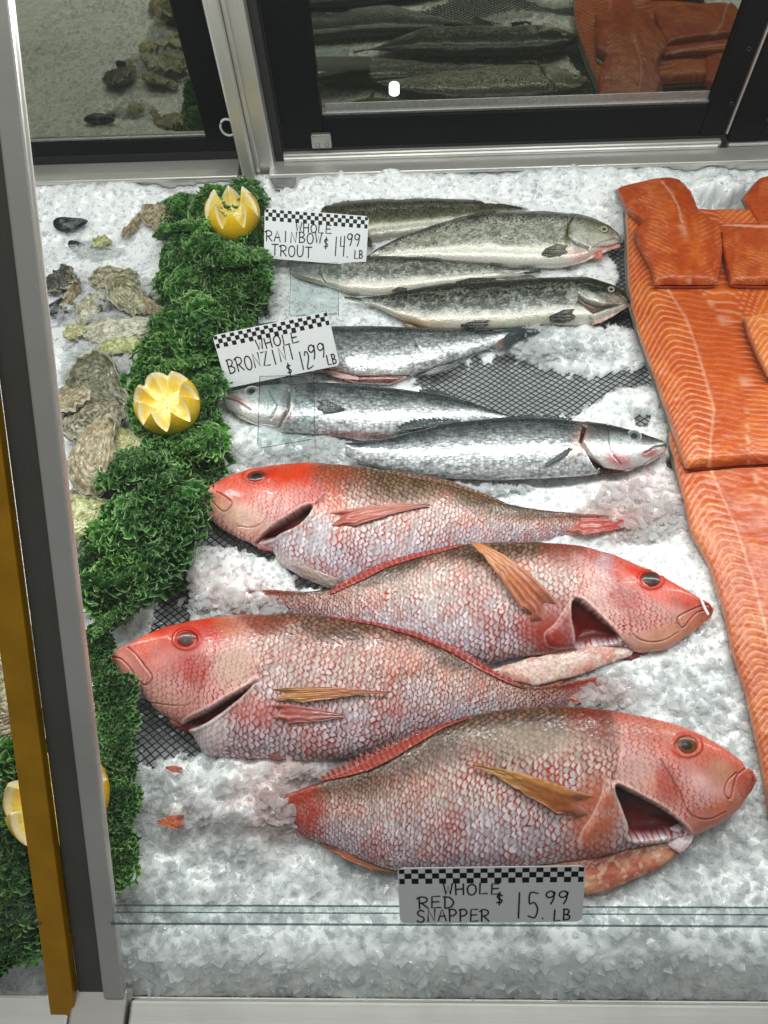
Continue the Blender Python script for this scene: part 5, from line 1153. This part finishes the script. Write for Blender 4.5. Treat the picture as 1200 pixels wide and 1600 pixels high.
# ================================================================== kale
def kale_mesh(seed, rings=(0.004, 0.010, 0.016, 0.022, 0.028, 0.034), R0=0.034, pale=0.0):
    r_ = np.random.RandomState(seed); V = []; Q = []; Cc = []; nb = 0
    def add(p, c, closed=True):
        nonlocal nb
        V.append(p.reshape(-1, 3)); Cc.append(np.clip(c, 0, 1).reshape(-1, 3)); Q.append(gquads(p.shape[0], p.shape[1], closed)+nb); nb += p.shape[0]*p.shape[1]
    # blade of the leaf, dark, with pale veins
    a = np.linspace(0, 2*np.pi, 160, endpoint=False)[None]; r = np.linspace(0.02, 1, 40)[:, None]
    x = R0*r*np.cos(a); y = R0*r*np.sin(a); z = 0.006*np.cos(r*1.5)+0.004*(fbm(x*120, y*120, seed, 3)-0.5)+0*a
    c = lerp(S('1c4418'), S('2f6420'), fbm(x*150, y*150, seed+1, 3)); vein = np.abs(np.sin(a*3.5+0.3*r)); c = lerp(c, S('86a868'), (1-sm(0.03, 0.12, vein*r))*0.7)
    add(np.stack([x, y, z], -1), c)
    if pale:   # broad blade: veins stand up as ridges with puckered skin between
        V[0][:, 2] += (0.0016*np.exp(-(vein*r/0.05)**2)+0.003*(fbm(x*260, y*260, seed+4, 3)-0.5)+0.006*np.sin(a*4+seed)*r).ravel()
        Cc[0] = np.clip(lerp(Cc[0], S('4f8240'), pale), 0, 1)
    for k, r0 in enumerate(rings):
        na = int(2*np.pi*(r0+0.004)/0.00055); nt = 10; a = np.linspace(0, 2*np.pi, na, endpoint=False)[None]; t = np.linspace(0, 1, nt)[:, None]
        ca, sa = np.cos(a), np.sin(a)
        rr = r0*(1+0.22*(fbm(ca*2+k*3, sa*2, seed+k, 2)-0.5)*2)
        wd = 0.0110*(0.7+0.6*fbm(ca*3, sa*3+k, seed+20+k, 2)); bet = np.radians(84-k*7)+0.6*(fbm(ca*2.5+7, sa*2.5+k, seed+30+k, 2)-0.5)
        n1 = 2*np.pi*r0/0.0090; ph = 5.0*(fbm(ca*3+k, sa*3+4, seed+40+k, 2)-0.5)
        def per(freq, mult): return np.round(freq)*a+mult*ph
        am = 0.0046*t**0.6*(0.6+0.8*fbm(ca*4, sa*4+k, seed+50, 2))
        wv = am*np.sin(per(n1, 1)+k)+0.0011*t**1.5*np.sin(per(n1*2.3, 2)+2*k+1.2*t)+0.0003*t**3*np.sin(per(n1*5.1, 3)+k)
        sl = 0.0040*t*np.sin(2*(per(n1, 1)+k)+0.3)*0.6+0.0016*t**2*np.cos(per(n1*2.3, 2)+k)
        o = wd*t*np.cos(bet)-wv*np.sin(bet); u_ = wd*t*np.sin(bet)+wv*np.cos(bet)+0.006*np.cos(r0/R0*1.5)
        x = (rr+o)*ca-sl*sa; y = (rr+o)*sa+sl*ca; z = u_-0.002*(t**4)*(1+np.sin(per(n1*2.3, 1)))
        x0_, y0_, z0_ = x, y, z
        for fq_, am_ in ((110, 0.0026), (330, 0.0006)):
            g1 = fq_*x0_+fq_*0.7*z0_; g2 = fq_*y0_-fq_*0.7*z0_
            x = x+am_*(vn(g1, g2, seed+1)-0.5); y = y+am_*(vn(g1+9, g2, seed+2)-0.5); z = z+am_*(vn(g1, g2+7, seed+3)-0.5)
        n = fbm(x*130, y*130, seed+9, 3); c = lerp(S('30642e'), S('5a9a44'), sm(0.3, 0.7, n)+0*t); c = lerp(c, S('7aa862'), 0.35*sm(0.5, 0.8, vn(x*300, y*300, seed))); c = lerp(c, S('b4d096'), sm(0.80, 0.98, t+0*a)*0.8)
        add(np.stack([x, y, z], -1), c)
    return mesh_np('kale_leaf', np.concatenate(V), np.concatenate(Q), np.concatenate(Cc))
kv = [kale_mesh(500+i) for i in range(7)]
kb = [kale_mesh(600+i, (0.022, 0.027), 0.026, 0.45) for i in range(3)]
kv += kb
for m_ in kv: m_.materials.append(M_leaf)
KB = [(330, 265, 420), (370, 262, 420), (410, 250, 418), (450, 250, 412), (490, 258, 402), (530, 240, 385), (570, 225, 345), (610, 215, 340), (650, 215, 340), (690, 205, 335), (730, 180, 330), (770, 182, 308), (810, 162, 305),
      (850, 145, 300), (890, 138, 275), (930, 138, 240), (970, 138, 198), (1010, 138, 158), (1050, 142, 165), (1090, 152, 205), (1130, 155, 205), (1170, 158, 215), (1210, 160, 215), (1250, 160, 205), (1290, 160, 195), (1330, 168, 190), (1365, 172, 188)]
rk = np.random.RandomState(12); nk = 0
KL = {0: 'curly kale leaf', 1: 'dark curly kale leaf', 2: 'bright curly kale leaf'}
def put_kale(u, v, z, sc, tl, td, i=None, lab='curly dark green kale leaf in the garnish row beside the oysters', grp='kale leaves in the garnish row'):
    me = kv[rk.randint(len(kv)-3) if i is None else i]; o = bpy.data.objects.new('kale_leaf', me); COL.objects.link(o)
    o.location = P(u, v, z); o.scale = (sc,)*3
    o.rotation_euler = (Matrix.Rotation(td, 3, 'Z')@Matrix.Rotation(tl, 3, 'Y')@Matrix.Rotation(rk.uniform(0, 6.28), 3, 'Z')).to_euler()
    tag(o, lab, 'kale leaf', grp); return o
ORD = 'first second third fourth fifth sixth seventh eighth ninth tenth eleventh twelfth thirteenth fourteenth fifteenth sixteenth seventeenth eighteenth nineteenth twentieth twenty-first twenty-second twenty-third twenty-fourth twenty-fifth twenty-sixth twenty-seventh'.split()
LM = [(345, 'beside the back lemon'), (440, 'beside the upper price sign'), (530, 'left of the lower price sign'), (680, 'round the middle lemon'), (780, 'right of the oyster pile'), (880, 'left of the rearmost snapper'), (1000, 'between two left facing snappers'), (1150, 'by the lower left facing snapper'), (1300, 'beside the front post'), (1500, 'at the front end of the garnish')]
for ir, (v, x0, x1) in enumerate(KB):
    dpt = (CAMH/math.sin(math.radians(62)+math.atan((v-800)/F)))*math.cos(math.atan((v-800)/F)); pxm = F/dpt; rpx = 0.030*pxm
    wd = x1-x0; n_ = max(1, int(round(wd/(rpx*0.85))))
    for i in range(n_):
        if wd < rpx*1.6: u = (x0+x1)/2+rk.uniform(-4, 4); sc = max(0.42, 0.75*wd/(rpx*2))
        else: u = x0+rpx*0.62+(wd-rpx*1.24)*(i/(max(n_-1, 1)))+rk.uniform(-6, 6); sc = 0.78
        mid = 1-abs((u-(x0+x1)/2)/(wd/2+1))**2
        put_kale(u, v+rk.uniform(-9, 9), 0.010+0.020*mid+rk.uniform(-.010, .010), sc*rk.uniform(0.8, 1.15), rk.uniform(0.0, 0.95), rk.uniform(0, 6.28), None,
                 'kale leaf %s, %s row from back, %s' % (next(l for q_, l in LM if v <= q_), ORD[ir], 'alone' if n_ == 1 else ['leftmost']+{0: [], 1: ['middle'], 2: ['inner left', 'inner right'], 3: ['second', 'third', 'fourth'], 4: ['second', 'third', 'fourth', 'fifth']}[n_-2][i-1:i]+['rightmost'] and (['leftmost']+{0: [], 1: ['middle'], 2: ['inner left', 'inner right'], 3: ['second', 'third', 'fourth'], 4: ['second', 'third', 'fourth', 'fifth']}[n_-2]+['rightmost'])[i])); nk += 1
LK = iter(['behind the yellow strip above the split lemon', 'hidden left of the yellow strip by the lemon', 'under the left end of the split lemon', 'below the split lemon beside the yellow strip', 'at the left edge below the split lemon', 'between the left edge and the yellow strip', 'at the left edge above the acrylic rail', 'just above the left acrylic rail', 'behind the post below the split lemon', 'behind the post above the rail', 'cut off by the left edge', 'seen through the left acrylic rail at the very corner', 'right of the split lemon behind the post', 'above the split lemon behind the post', 'directly under the split lemon'])
for (u, v, s_) in [(20, 1215, .8), (60, 1240, .8), (15, 1290, .9), (62, 1320, .8), (20, 1350, .9), (60, 1390, .8), (15, 1420, .8), (38, 1450, .6), (90, 1330, .7), (100, 1400, .7), (-30, 1380, .9), (5, 1480, .5), (120, 1250, .8), (110, 1190, .7), (90, 1290, .7)]:
    put_kale(u, v, 0.012, s_, rk.uniform(0, .5), rk.uniform(0, 6.28), None, 'lower left kale leaf '+next(LK), 'kale leaves around the lower left lemon')

for (u, v, z, sc, tl, td, i, lab) in [(185, 885, .034, 1.0, .5, 1.2, 7, 'broad kale leaf showing pale veins, left of the rearmost snapper'), (182, 945, .024, .7, .3, 4.0, 8, 'broad veined kale leaf above the lower left facing snapper'),
    (300, 690, .034, .8, .5, 2.2, 9, 'broad veined kale leaf below the middle lemon'), (305, 372, .036, .8, .5, 3.0, 8, 'broad veined kale leaf under the back lemon'), (40, 1400, .012, .9, .2, 1.0, 7, 'broad veined kale leaf at the lower left corner by the yellow strip'),
    (270, 520, .030, .7, .5, 5.0, 9, 'broad veined kale leaf above the middle lemon on the oyster side')]:
    put_kale(u, v, z, sc, tl, td, i, lab, 'broad veined kale leaves')
# ================================================================== lemons
def lemon(u, v, z, Rr, tilt, tdir, seed, label, nt=8, spin=0.0):
    root = empty('lemon_crown', tuple(P(u, v, 0)), label, 'lemon')
    na, nr = 192, 40; a = np.linspace(0, 2*np.pi, na, endpoint=False)
    saw = 1-np.abs(((a/(2*np.pi)*nt+spin) % 1)*2-1); saw = saw+0.05*np.sin(a*3+seed)
    ph1 = np.radians(-2+46*np.clip(saw, 0, 1.05)*(1+0.08*np.sin(a*2+seed)))   # latitude of the cut rim
    t = np.linspace(0, 1, nr)[:, None]; ph = (-np.pi/2)+(ph1[None]+np.pi/2)*t
    bul = 1+0.06*np.maximum(0, -np.sin(ph))**6
    p = np.stack([Rr*np.cos(ph)*np.cos(a)[None], Rr*np.cos(ph)*np.sin(a)[None], Rr*np.sin(ph)*bul], -1)
    n = fbm(a[None]*4+0*t, ph*4, seed, 3); c = lerp(S('e8b410'), S('f2cc24'), n); c = lerp(c, S('e8a010'), 0.25*(1-t+0*a[None]))
    M = np.array(Matrix.Rotation(math.radians(tdir), 3, 'Z')@Matrix.Rotation(math.radians(tilt), 3, 'X'))
    pos = P(u, v, z)
    link('rind', mesh_np('rind', p@M.T+pos, gquads(nr, na, True), np.clip(c, 0, 1)), M_rind, root)
    # cut face: from the rim inwards to the centre
    rim = p[-1]; t2 = np.r_[0, 0.03, 0.07, 0.12, 0.16, np.linspace(0.2, 1, 26)][:, None]; ctr = np.array([0, 0, -0.12*Rr])
    q = rim[None]*(1-t2)[..., None]; flz = -0.10*Rr+0.10*Rr*saw[None]; w_ = sm(0.0, 0.55, t2+0*a[None]); q[..., 2] = rim[None][..., 2]*(1-w_)+flz*(1-0.8*t2)*w_
    seg = np.abs(np.sin(a*5+0.4))[None]; n2 = fbm(np.cos(a)[None]*6*(1-t2), np.sin(a)[None]*6*(1-t2), seed+4, 4)
    cc = lerp(S('f2d460'), S('f8e698'), sm(0.3, 0.7, n2)); cc = lerp(cc, S('faf0c8'), (1-sm(0.03, 0.12, seg*(1-t2)))*0.8*sm(0.15, 0.3, t2+0*a[None])); cc = lerp(cc, S('faf2d4'), (1-sm(0.10, 0.17, t2+0*a[None]))); cc = lerp(cc, S('f0be14'), (1-sm(0.0, 0.04, t2+0*a[None]))*0.8)
    q[..., 2] += 0.0012*(n2-0.5)
    link('flesh', mesh_np('flesh', q@M.T+pos, gquads(len(t2), na, True), np.clip(cc, 0, 1)), M_flesh, root)
    return root
lemon(363, 333, 0.044, 0.0315, -6, 0, 1, 'lemon cut as a crown on the kale at the back, beside the rainbow trout sign', 8, 0.3)
lemon(261, 630, 0.052, 0.0315, 6, 10, 2, 'lemon cut as a crown on the kale between the oysters and the lower sign', 8, 0.1)
lemon(90, 1246, 0.050, 0.037, -10, 0, 3, 'lemon crown half hidden behind the yellow strip and post at the lower left', 8, 0.5)

# ================================================================== signs
STROKES = {
 'W': [[(0, 1), (.25, 0), (.5, .75), (.75, 0), (1, 1)]], 'H': [[(0, 1), (.05, 0)], [(.9, 1), (.9, 0)], [(.02, .5), (.9, .55)]],
 'O': [[(.5, 1), (.15, .85), (0, .5), (.15, .12), (.5, 0), (.85, .15), (1, .5), (.85, .88), (.5, 1)]], 'L': [[(.1, 1), (.05, 0), (.9, .03)]],
 'E': [[(.9, 1), (.1, .98), (.05, 0), (.95, .03)], [(.08, .52), (.8, .54)]], 'R': [[(.1, .92), (.1, 0)], [(-.15, .85), (.3, 1), (.85, .9), (.9, .65), (.6, .5), (.12, .45)], [(.35, .46), (1, .02)]],
 'A': [[(0, 0), (.5, 1), (1, 0)], [(.18, .38), (.85, .4)]], 'I': [[(.5, 1), (.5, 0)]], 'N': [[(.05, 0), (.1, 1), (.85, .02), (.95, 1)]],
 'B': [[(.1, 1), (.1, 0)], [(.0, .95), (.5, 1), (.85, .8), (.6, .55), (.12, .5)], [(.4, .52), (.95, .35), (.8, .08), (.1, 0)]],
 'T': [[(0, .97), (1, 1)], [(.5, 1), (.48, 0)]], 'U': [[(.05, 1), (.05, .3), (.3, 0), (.7, .02), (.95, .35), (.95, 1)]],
 'Z': [[(.05, .97), (.95, 1), (.05, .02), (1, 0)]], 'D': [[(.1, 1), (.08, 0)], [(-.05, .98), (.6, .92), (1, .5), (.65, .08), (.05, 0)]],
 'S': [[(.9, .9), (.5, 1), (.1, .8), (.3, .55), (.8, .4), (.85, .12), (.4, 0), (0, .12)]], 'P': [[(.1, 1), (.1, 0)], [(0, .95), (.6, 1), (.95, .75), (.6, .48), (.12, .45)]],
 '$': [[(.85, .8), (.5, .9), (.15, .72), (.4, .52), (.8, .38), (.7, .15), (.1, .15)], [(.5, 1.1), (.45, -.08)]],
 '1': [[(.5, 1), (.45, 0)]], '4': [[(.05, 1), (.05, .5), (.85, .52)], [(.8, 1.05), (.75, 0)]], '.': [[(.4, .05), (.55, .0)]],
 '9': [[(.9, .75), (.6, 1), (.15, .9), (.05, .65), (.4, .5), (.85, .7), (.9, .95), (.8, .4), (.55, 0)]],
 '2': [[(.05, .8), (.35, 1), (.8, .9), (.8, .6), (.05, .02), (1, .05)]], '5': [[(.95, .98), (.2, 1), (.15, .58), (.6, .62), (.95, .35), (.7, .02), (.05, .08)]],
}
def smooth_poly(pl, k=6):
    pl = np.array(pl, float)
    if len(pl) < 3: return pl
    pts = np.vstack([2*pl[0]-pl[1], pl, 2*pl[-1]-pl[-2]]); out = []
    for i in range(1, len(pts)-2):
        p0, p1, p2, p3 = pts[i-1:i+3]
        for t in np.linspace(0, 1, k, endpoint=False):
            out.append(0.5*((2*p1)+(-p0+p2)*t+(2*p0-5*p1+4*p2-p3)*t*t+(-p0+3*p1-3*p2+p3)*t**3))
    out.append(pl[-1]); return np.array(out)
CURVY = set('OBRUDSP$9254'.replace('4', ''))
def sign(corners, z, label, texts, holder=None, pen=0.010, nrows=3, ncol=27, thick=0.0006):
    nv = nrm((0, -0.77, 0.64)); c4 = []
    cen = P(np.mean([c[0] for c in corners]), np.mean([c[1] for c in corners]), z)
    for (u, v) in corners:
        d = A@np.array([(u-600)/F, (v-800)/F, 1.0]); o = np.array([0, 0, CAMH]); t = np.dot(cen-o, nv)/np.dot(d, nv); c4.append(o+d*t)
    TL, TR, BR, BL = c4; ex = nrm((TR-TL)+(BR-BL)); ey = nrm(np.cross(nv, ex)); W = (np.linalg.norm(TR-TL)+np.linalg.norm(BR-BL))/2; Hh = (np.linalg.norm(TL-BL)+np.linalg.norm(TR-BR))/2
    c0 = sum(c4)/4; root = empty('price_sign', tuple(c0), label, 'price sign', 'hand lettered price signs')
    def T(x, y, h=0.0): return c0+ex*(x-0.5)*W+ey*(0.5-y)*Hh+nv*h
    # card with rounded corners
    rc_ = 0.035; pts = []
    for (cx, cy_, a0) in ((1-rc_, rc_*W/Hh, 90), (rc_, rc_*W/Hh, 180), (rc_, 1-rc_*W/Hh, 270), (1-rc_, 1-rc_*W/Hh, 360)):
        for q in np.linspace(0, 90, 6):
            an = math.radians(a0-90+q) if True else 0
            pts.append((cx+rc_*math.cos(an), cy_-rc_*W/Hh*math.sin(an)))
    n = len(pts); v = [T(x, y, 0) for x, y in pts]+[T(x, y, -thick) for x, y in pts]
    f = [tuple(range(n)), tuple(range(2*n-1, n-1, -1))]+[(i, i+n, (i+1) % n+n, (i+1) % n) for i in range(n)]
    link('card', raw_mesh('card', v, f), M_card, root)
    cwid = 1.0/ncol; chh = cwid*W/Hh; v = []; f = []
    for r in range(nrows):
        for c in range(ncol):
            if (r+c) % 2 == 0:
                x0, x1, y0, y1 = c*cwid, (c+1)*cwid, r*chh, (r+1)*chh
                x0 = max(x0, 0.008); x1 = min(x1, 0.992)
                if r == 0: y0 = 0.018
                b = len(v); v += [T(x0, y1, .00015), T(x1, y1, .00015), T(x1, y0, .00015), T(x0, y0, .00015)]; f.append((b, b+1, b+2, b+3))
    link('checker_border', raw_mesh('checker_border', v, f), M_ink, root)
    v = []; f = []; rs_ = np.random.RandomState(int(W*1e6) % 1000)
    for (txt, x0, x1, y0, y1, slope) in texts:   # y measured from the top
        nch = len(txt); adv = (x1-x0)/nch
        for i, ch in enumerate(txt):
            cw_ = adv*0.74; bx = x0+i*adv+adv*0.08; by = slope*(bx-x0)+rs_.uniform(-.012, .012)
            for st in STROKES[ch]:
                pl = smooth_poly(st) if ch in CURVY else np.array(st, float)
                X = bx+pl[:, 0]*cw_; Y = y1+by-(pl[:, 1])*(y1-y0)
                q = np.stack([X*W, Y*Hh], -1); d = np.gradient(q, axis=0) if len(q) > 1 else q; d /= np.linalg.norm(d, axis=1, keepdims=True)+1e-9; nn_ = np.stack([-d[:, 1], d[:, 0]], -1)*pen*W/2
                lft = q+nn_; rgt = q-nn_
                # extend the ends
                lft[0] -= d[0]*pen*W*.4; rgt[0] -= d[0]*pen*W*.4; lft[-1] += d[-1]*pen*W*.4; rgt[-1] += d[-1]*pen*W*.4
                hgt = .0003+rs_.uniform(0, .00012)
                b = len(v)
                for a_, b_ in zip(lft, rgt): v += [T(a_[0]/W, a_[1]/Hh, hgt), T(b_[0]/W, b_[1]/Hh, hgt)]
                for k in range(len(q)-1): f.append((b+2*k, b+2*k+1, b+2*k+3, b+2*k+2))
    link('lettering', raw_mesh('lettering', v, f), M_ink, root)
    if holder:
        (pc, za, zb_) = holder
        q = [P(pc[0][0], pc[0][1], za), P(pc[1][0], pc[1][1], za), P(pc[2][0], pc[2][1], zb_), P(pc[3][0], pc[3][1], zb_)]
        sx = nrm(q[1]-q[0]); wd = np.linalg.norm(q[1]-q[0]); m0 = (q[0]+q[1])/2; m1 = (q[2]+q[3])/2
        beam('clear_stand', m0, m1, sx, wd, 0.0010, M_acryl, root, 0)
        for s_ in (-1, 1): beam('stand_edge', m0+sx*s_*wd/2, m1+sx*s_*wd/2, sx, 0.0006, 0.0014, M_acryl_edge, root, 0)
        beam('stand_edge', q[0], q[1], ey, 0.0006, 0.0014, M_acryl_edge, root, 0); beam('stand_edge', q[3], q[2], ey, 0.0006, 0.0014, M_acryl_edge, root, 0)
    return root
sign([(414, 325), (576, 338), (572, 416), (412, 403)], 0.042, 'upper price sign reading WHOLE RAINBOW TROUT $14.99 LB beside the back lemon',
     [('WHOLE', .30, .66, .235, .40, .03), ('RAINBOW', .01, .57, .44, .65, -.05), ('TROUT', .07, .48, .71, .93, -.05), ('$', .575, .635, .50, .70, 0), ('14', .67, .80, .46, .84, 0), ('.', .80, .83, .74, .84, 0), ('99', .80, .94, .36, .60, -.05), ('LB', .88, .97, .70, .86, 0)], ([(455, 410), (528, 413), (528, 490), (453, 494)], 0.022, 0.030))
sign([(334, 523), (514, 487), (529, 570), (353, 608)], 0.044, 'lower tilted price sign reading WHOLE BRONZINI $12.99 LB over the sea bass',
     [('WHOLE', .34, .72, .235, .42, .03), ('BRONZINI', .05, .66, .48, .74, -.03), ('$', .54, .60, .78, .96, 0), ('12', .665, .77, .62, .94, -.1), ('.', .76, .79, .84, .92, 0), ('99', .76, .92, .54, .80, -.1), ('LB', .90, .985, .78, .96, -.05)], ([(406, 588), (490, 586), (488, 686), (407, 700)], 0.030, 0.040))
sign([(622, 1357), (915, 1353), (910, 1440), (624, 1443)], 0.078, 'front price sign in shadow reading WHOLE RED SNAPPER $15.99 LB',
     [('WHOLE', .24, .56, .28, .47, 0), ('RED', .10, .31, .50, .71, 0), ('SNAPPER', .09, .50, .74, .96, 0), ('$', .525, .575, .47, .66, 0), ('15', .62, .77, .46, .92, 0), ('.', .775, .795, .86, .92, 0), ('99', .79, .93, .43, .66, 0), ('LB', .84, .94, .76, .96, 0)], None, 0.0085)

# ice heaped over the tails and bellies
pile_shards([(985, 812, 95, 34, 420, .010), (350, 935, 70, 34, 420, .011), (405, 940, 50, 28, 260, .013), (935, 1085, 50, 32, 260, .011), (425, 1262, 56, 50, 1100, .020), (320, 1245, 90, 55, 600, .010), (470, 1205, 60, 16, 320, .014),
             (480, 700, 70, 26, 260, .012), (400, 700, 50, 26, 160, .010), (880, 540, 120, 26, 700, .014), (720, 764, 110, 10, 220, .012), (1000, 790, 90, 40, 300, .006), (850, 515, 50, 10, 120, .014),
             (110, 480, 30, 30, 80, .016), (160, 468, 28, 18, 120, .018), (230, 455, 26, 22, 120, .016), (170, 498, 50, 10, 120, .016), (210, 530, 40, 10, 90, .016), (135, 550, 40, 16, 120, .014), (205, 572, 34, 20, 130, .014), (110, 580, 16, 16, 50, .022), (150, 390, 40, 14, 70, .012)], 77)
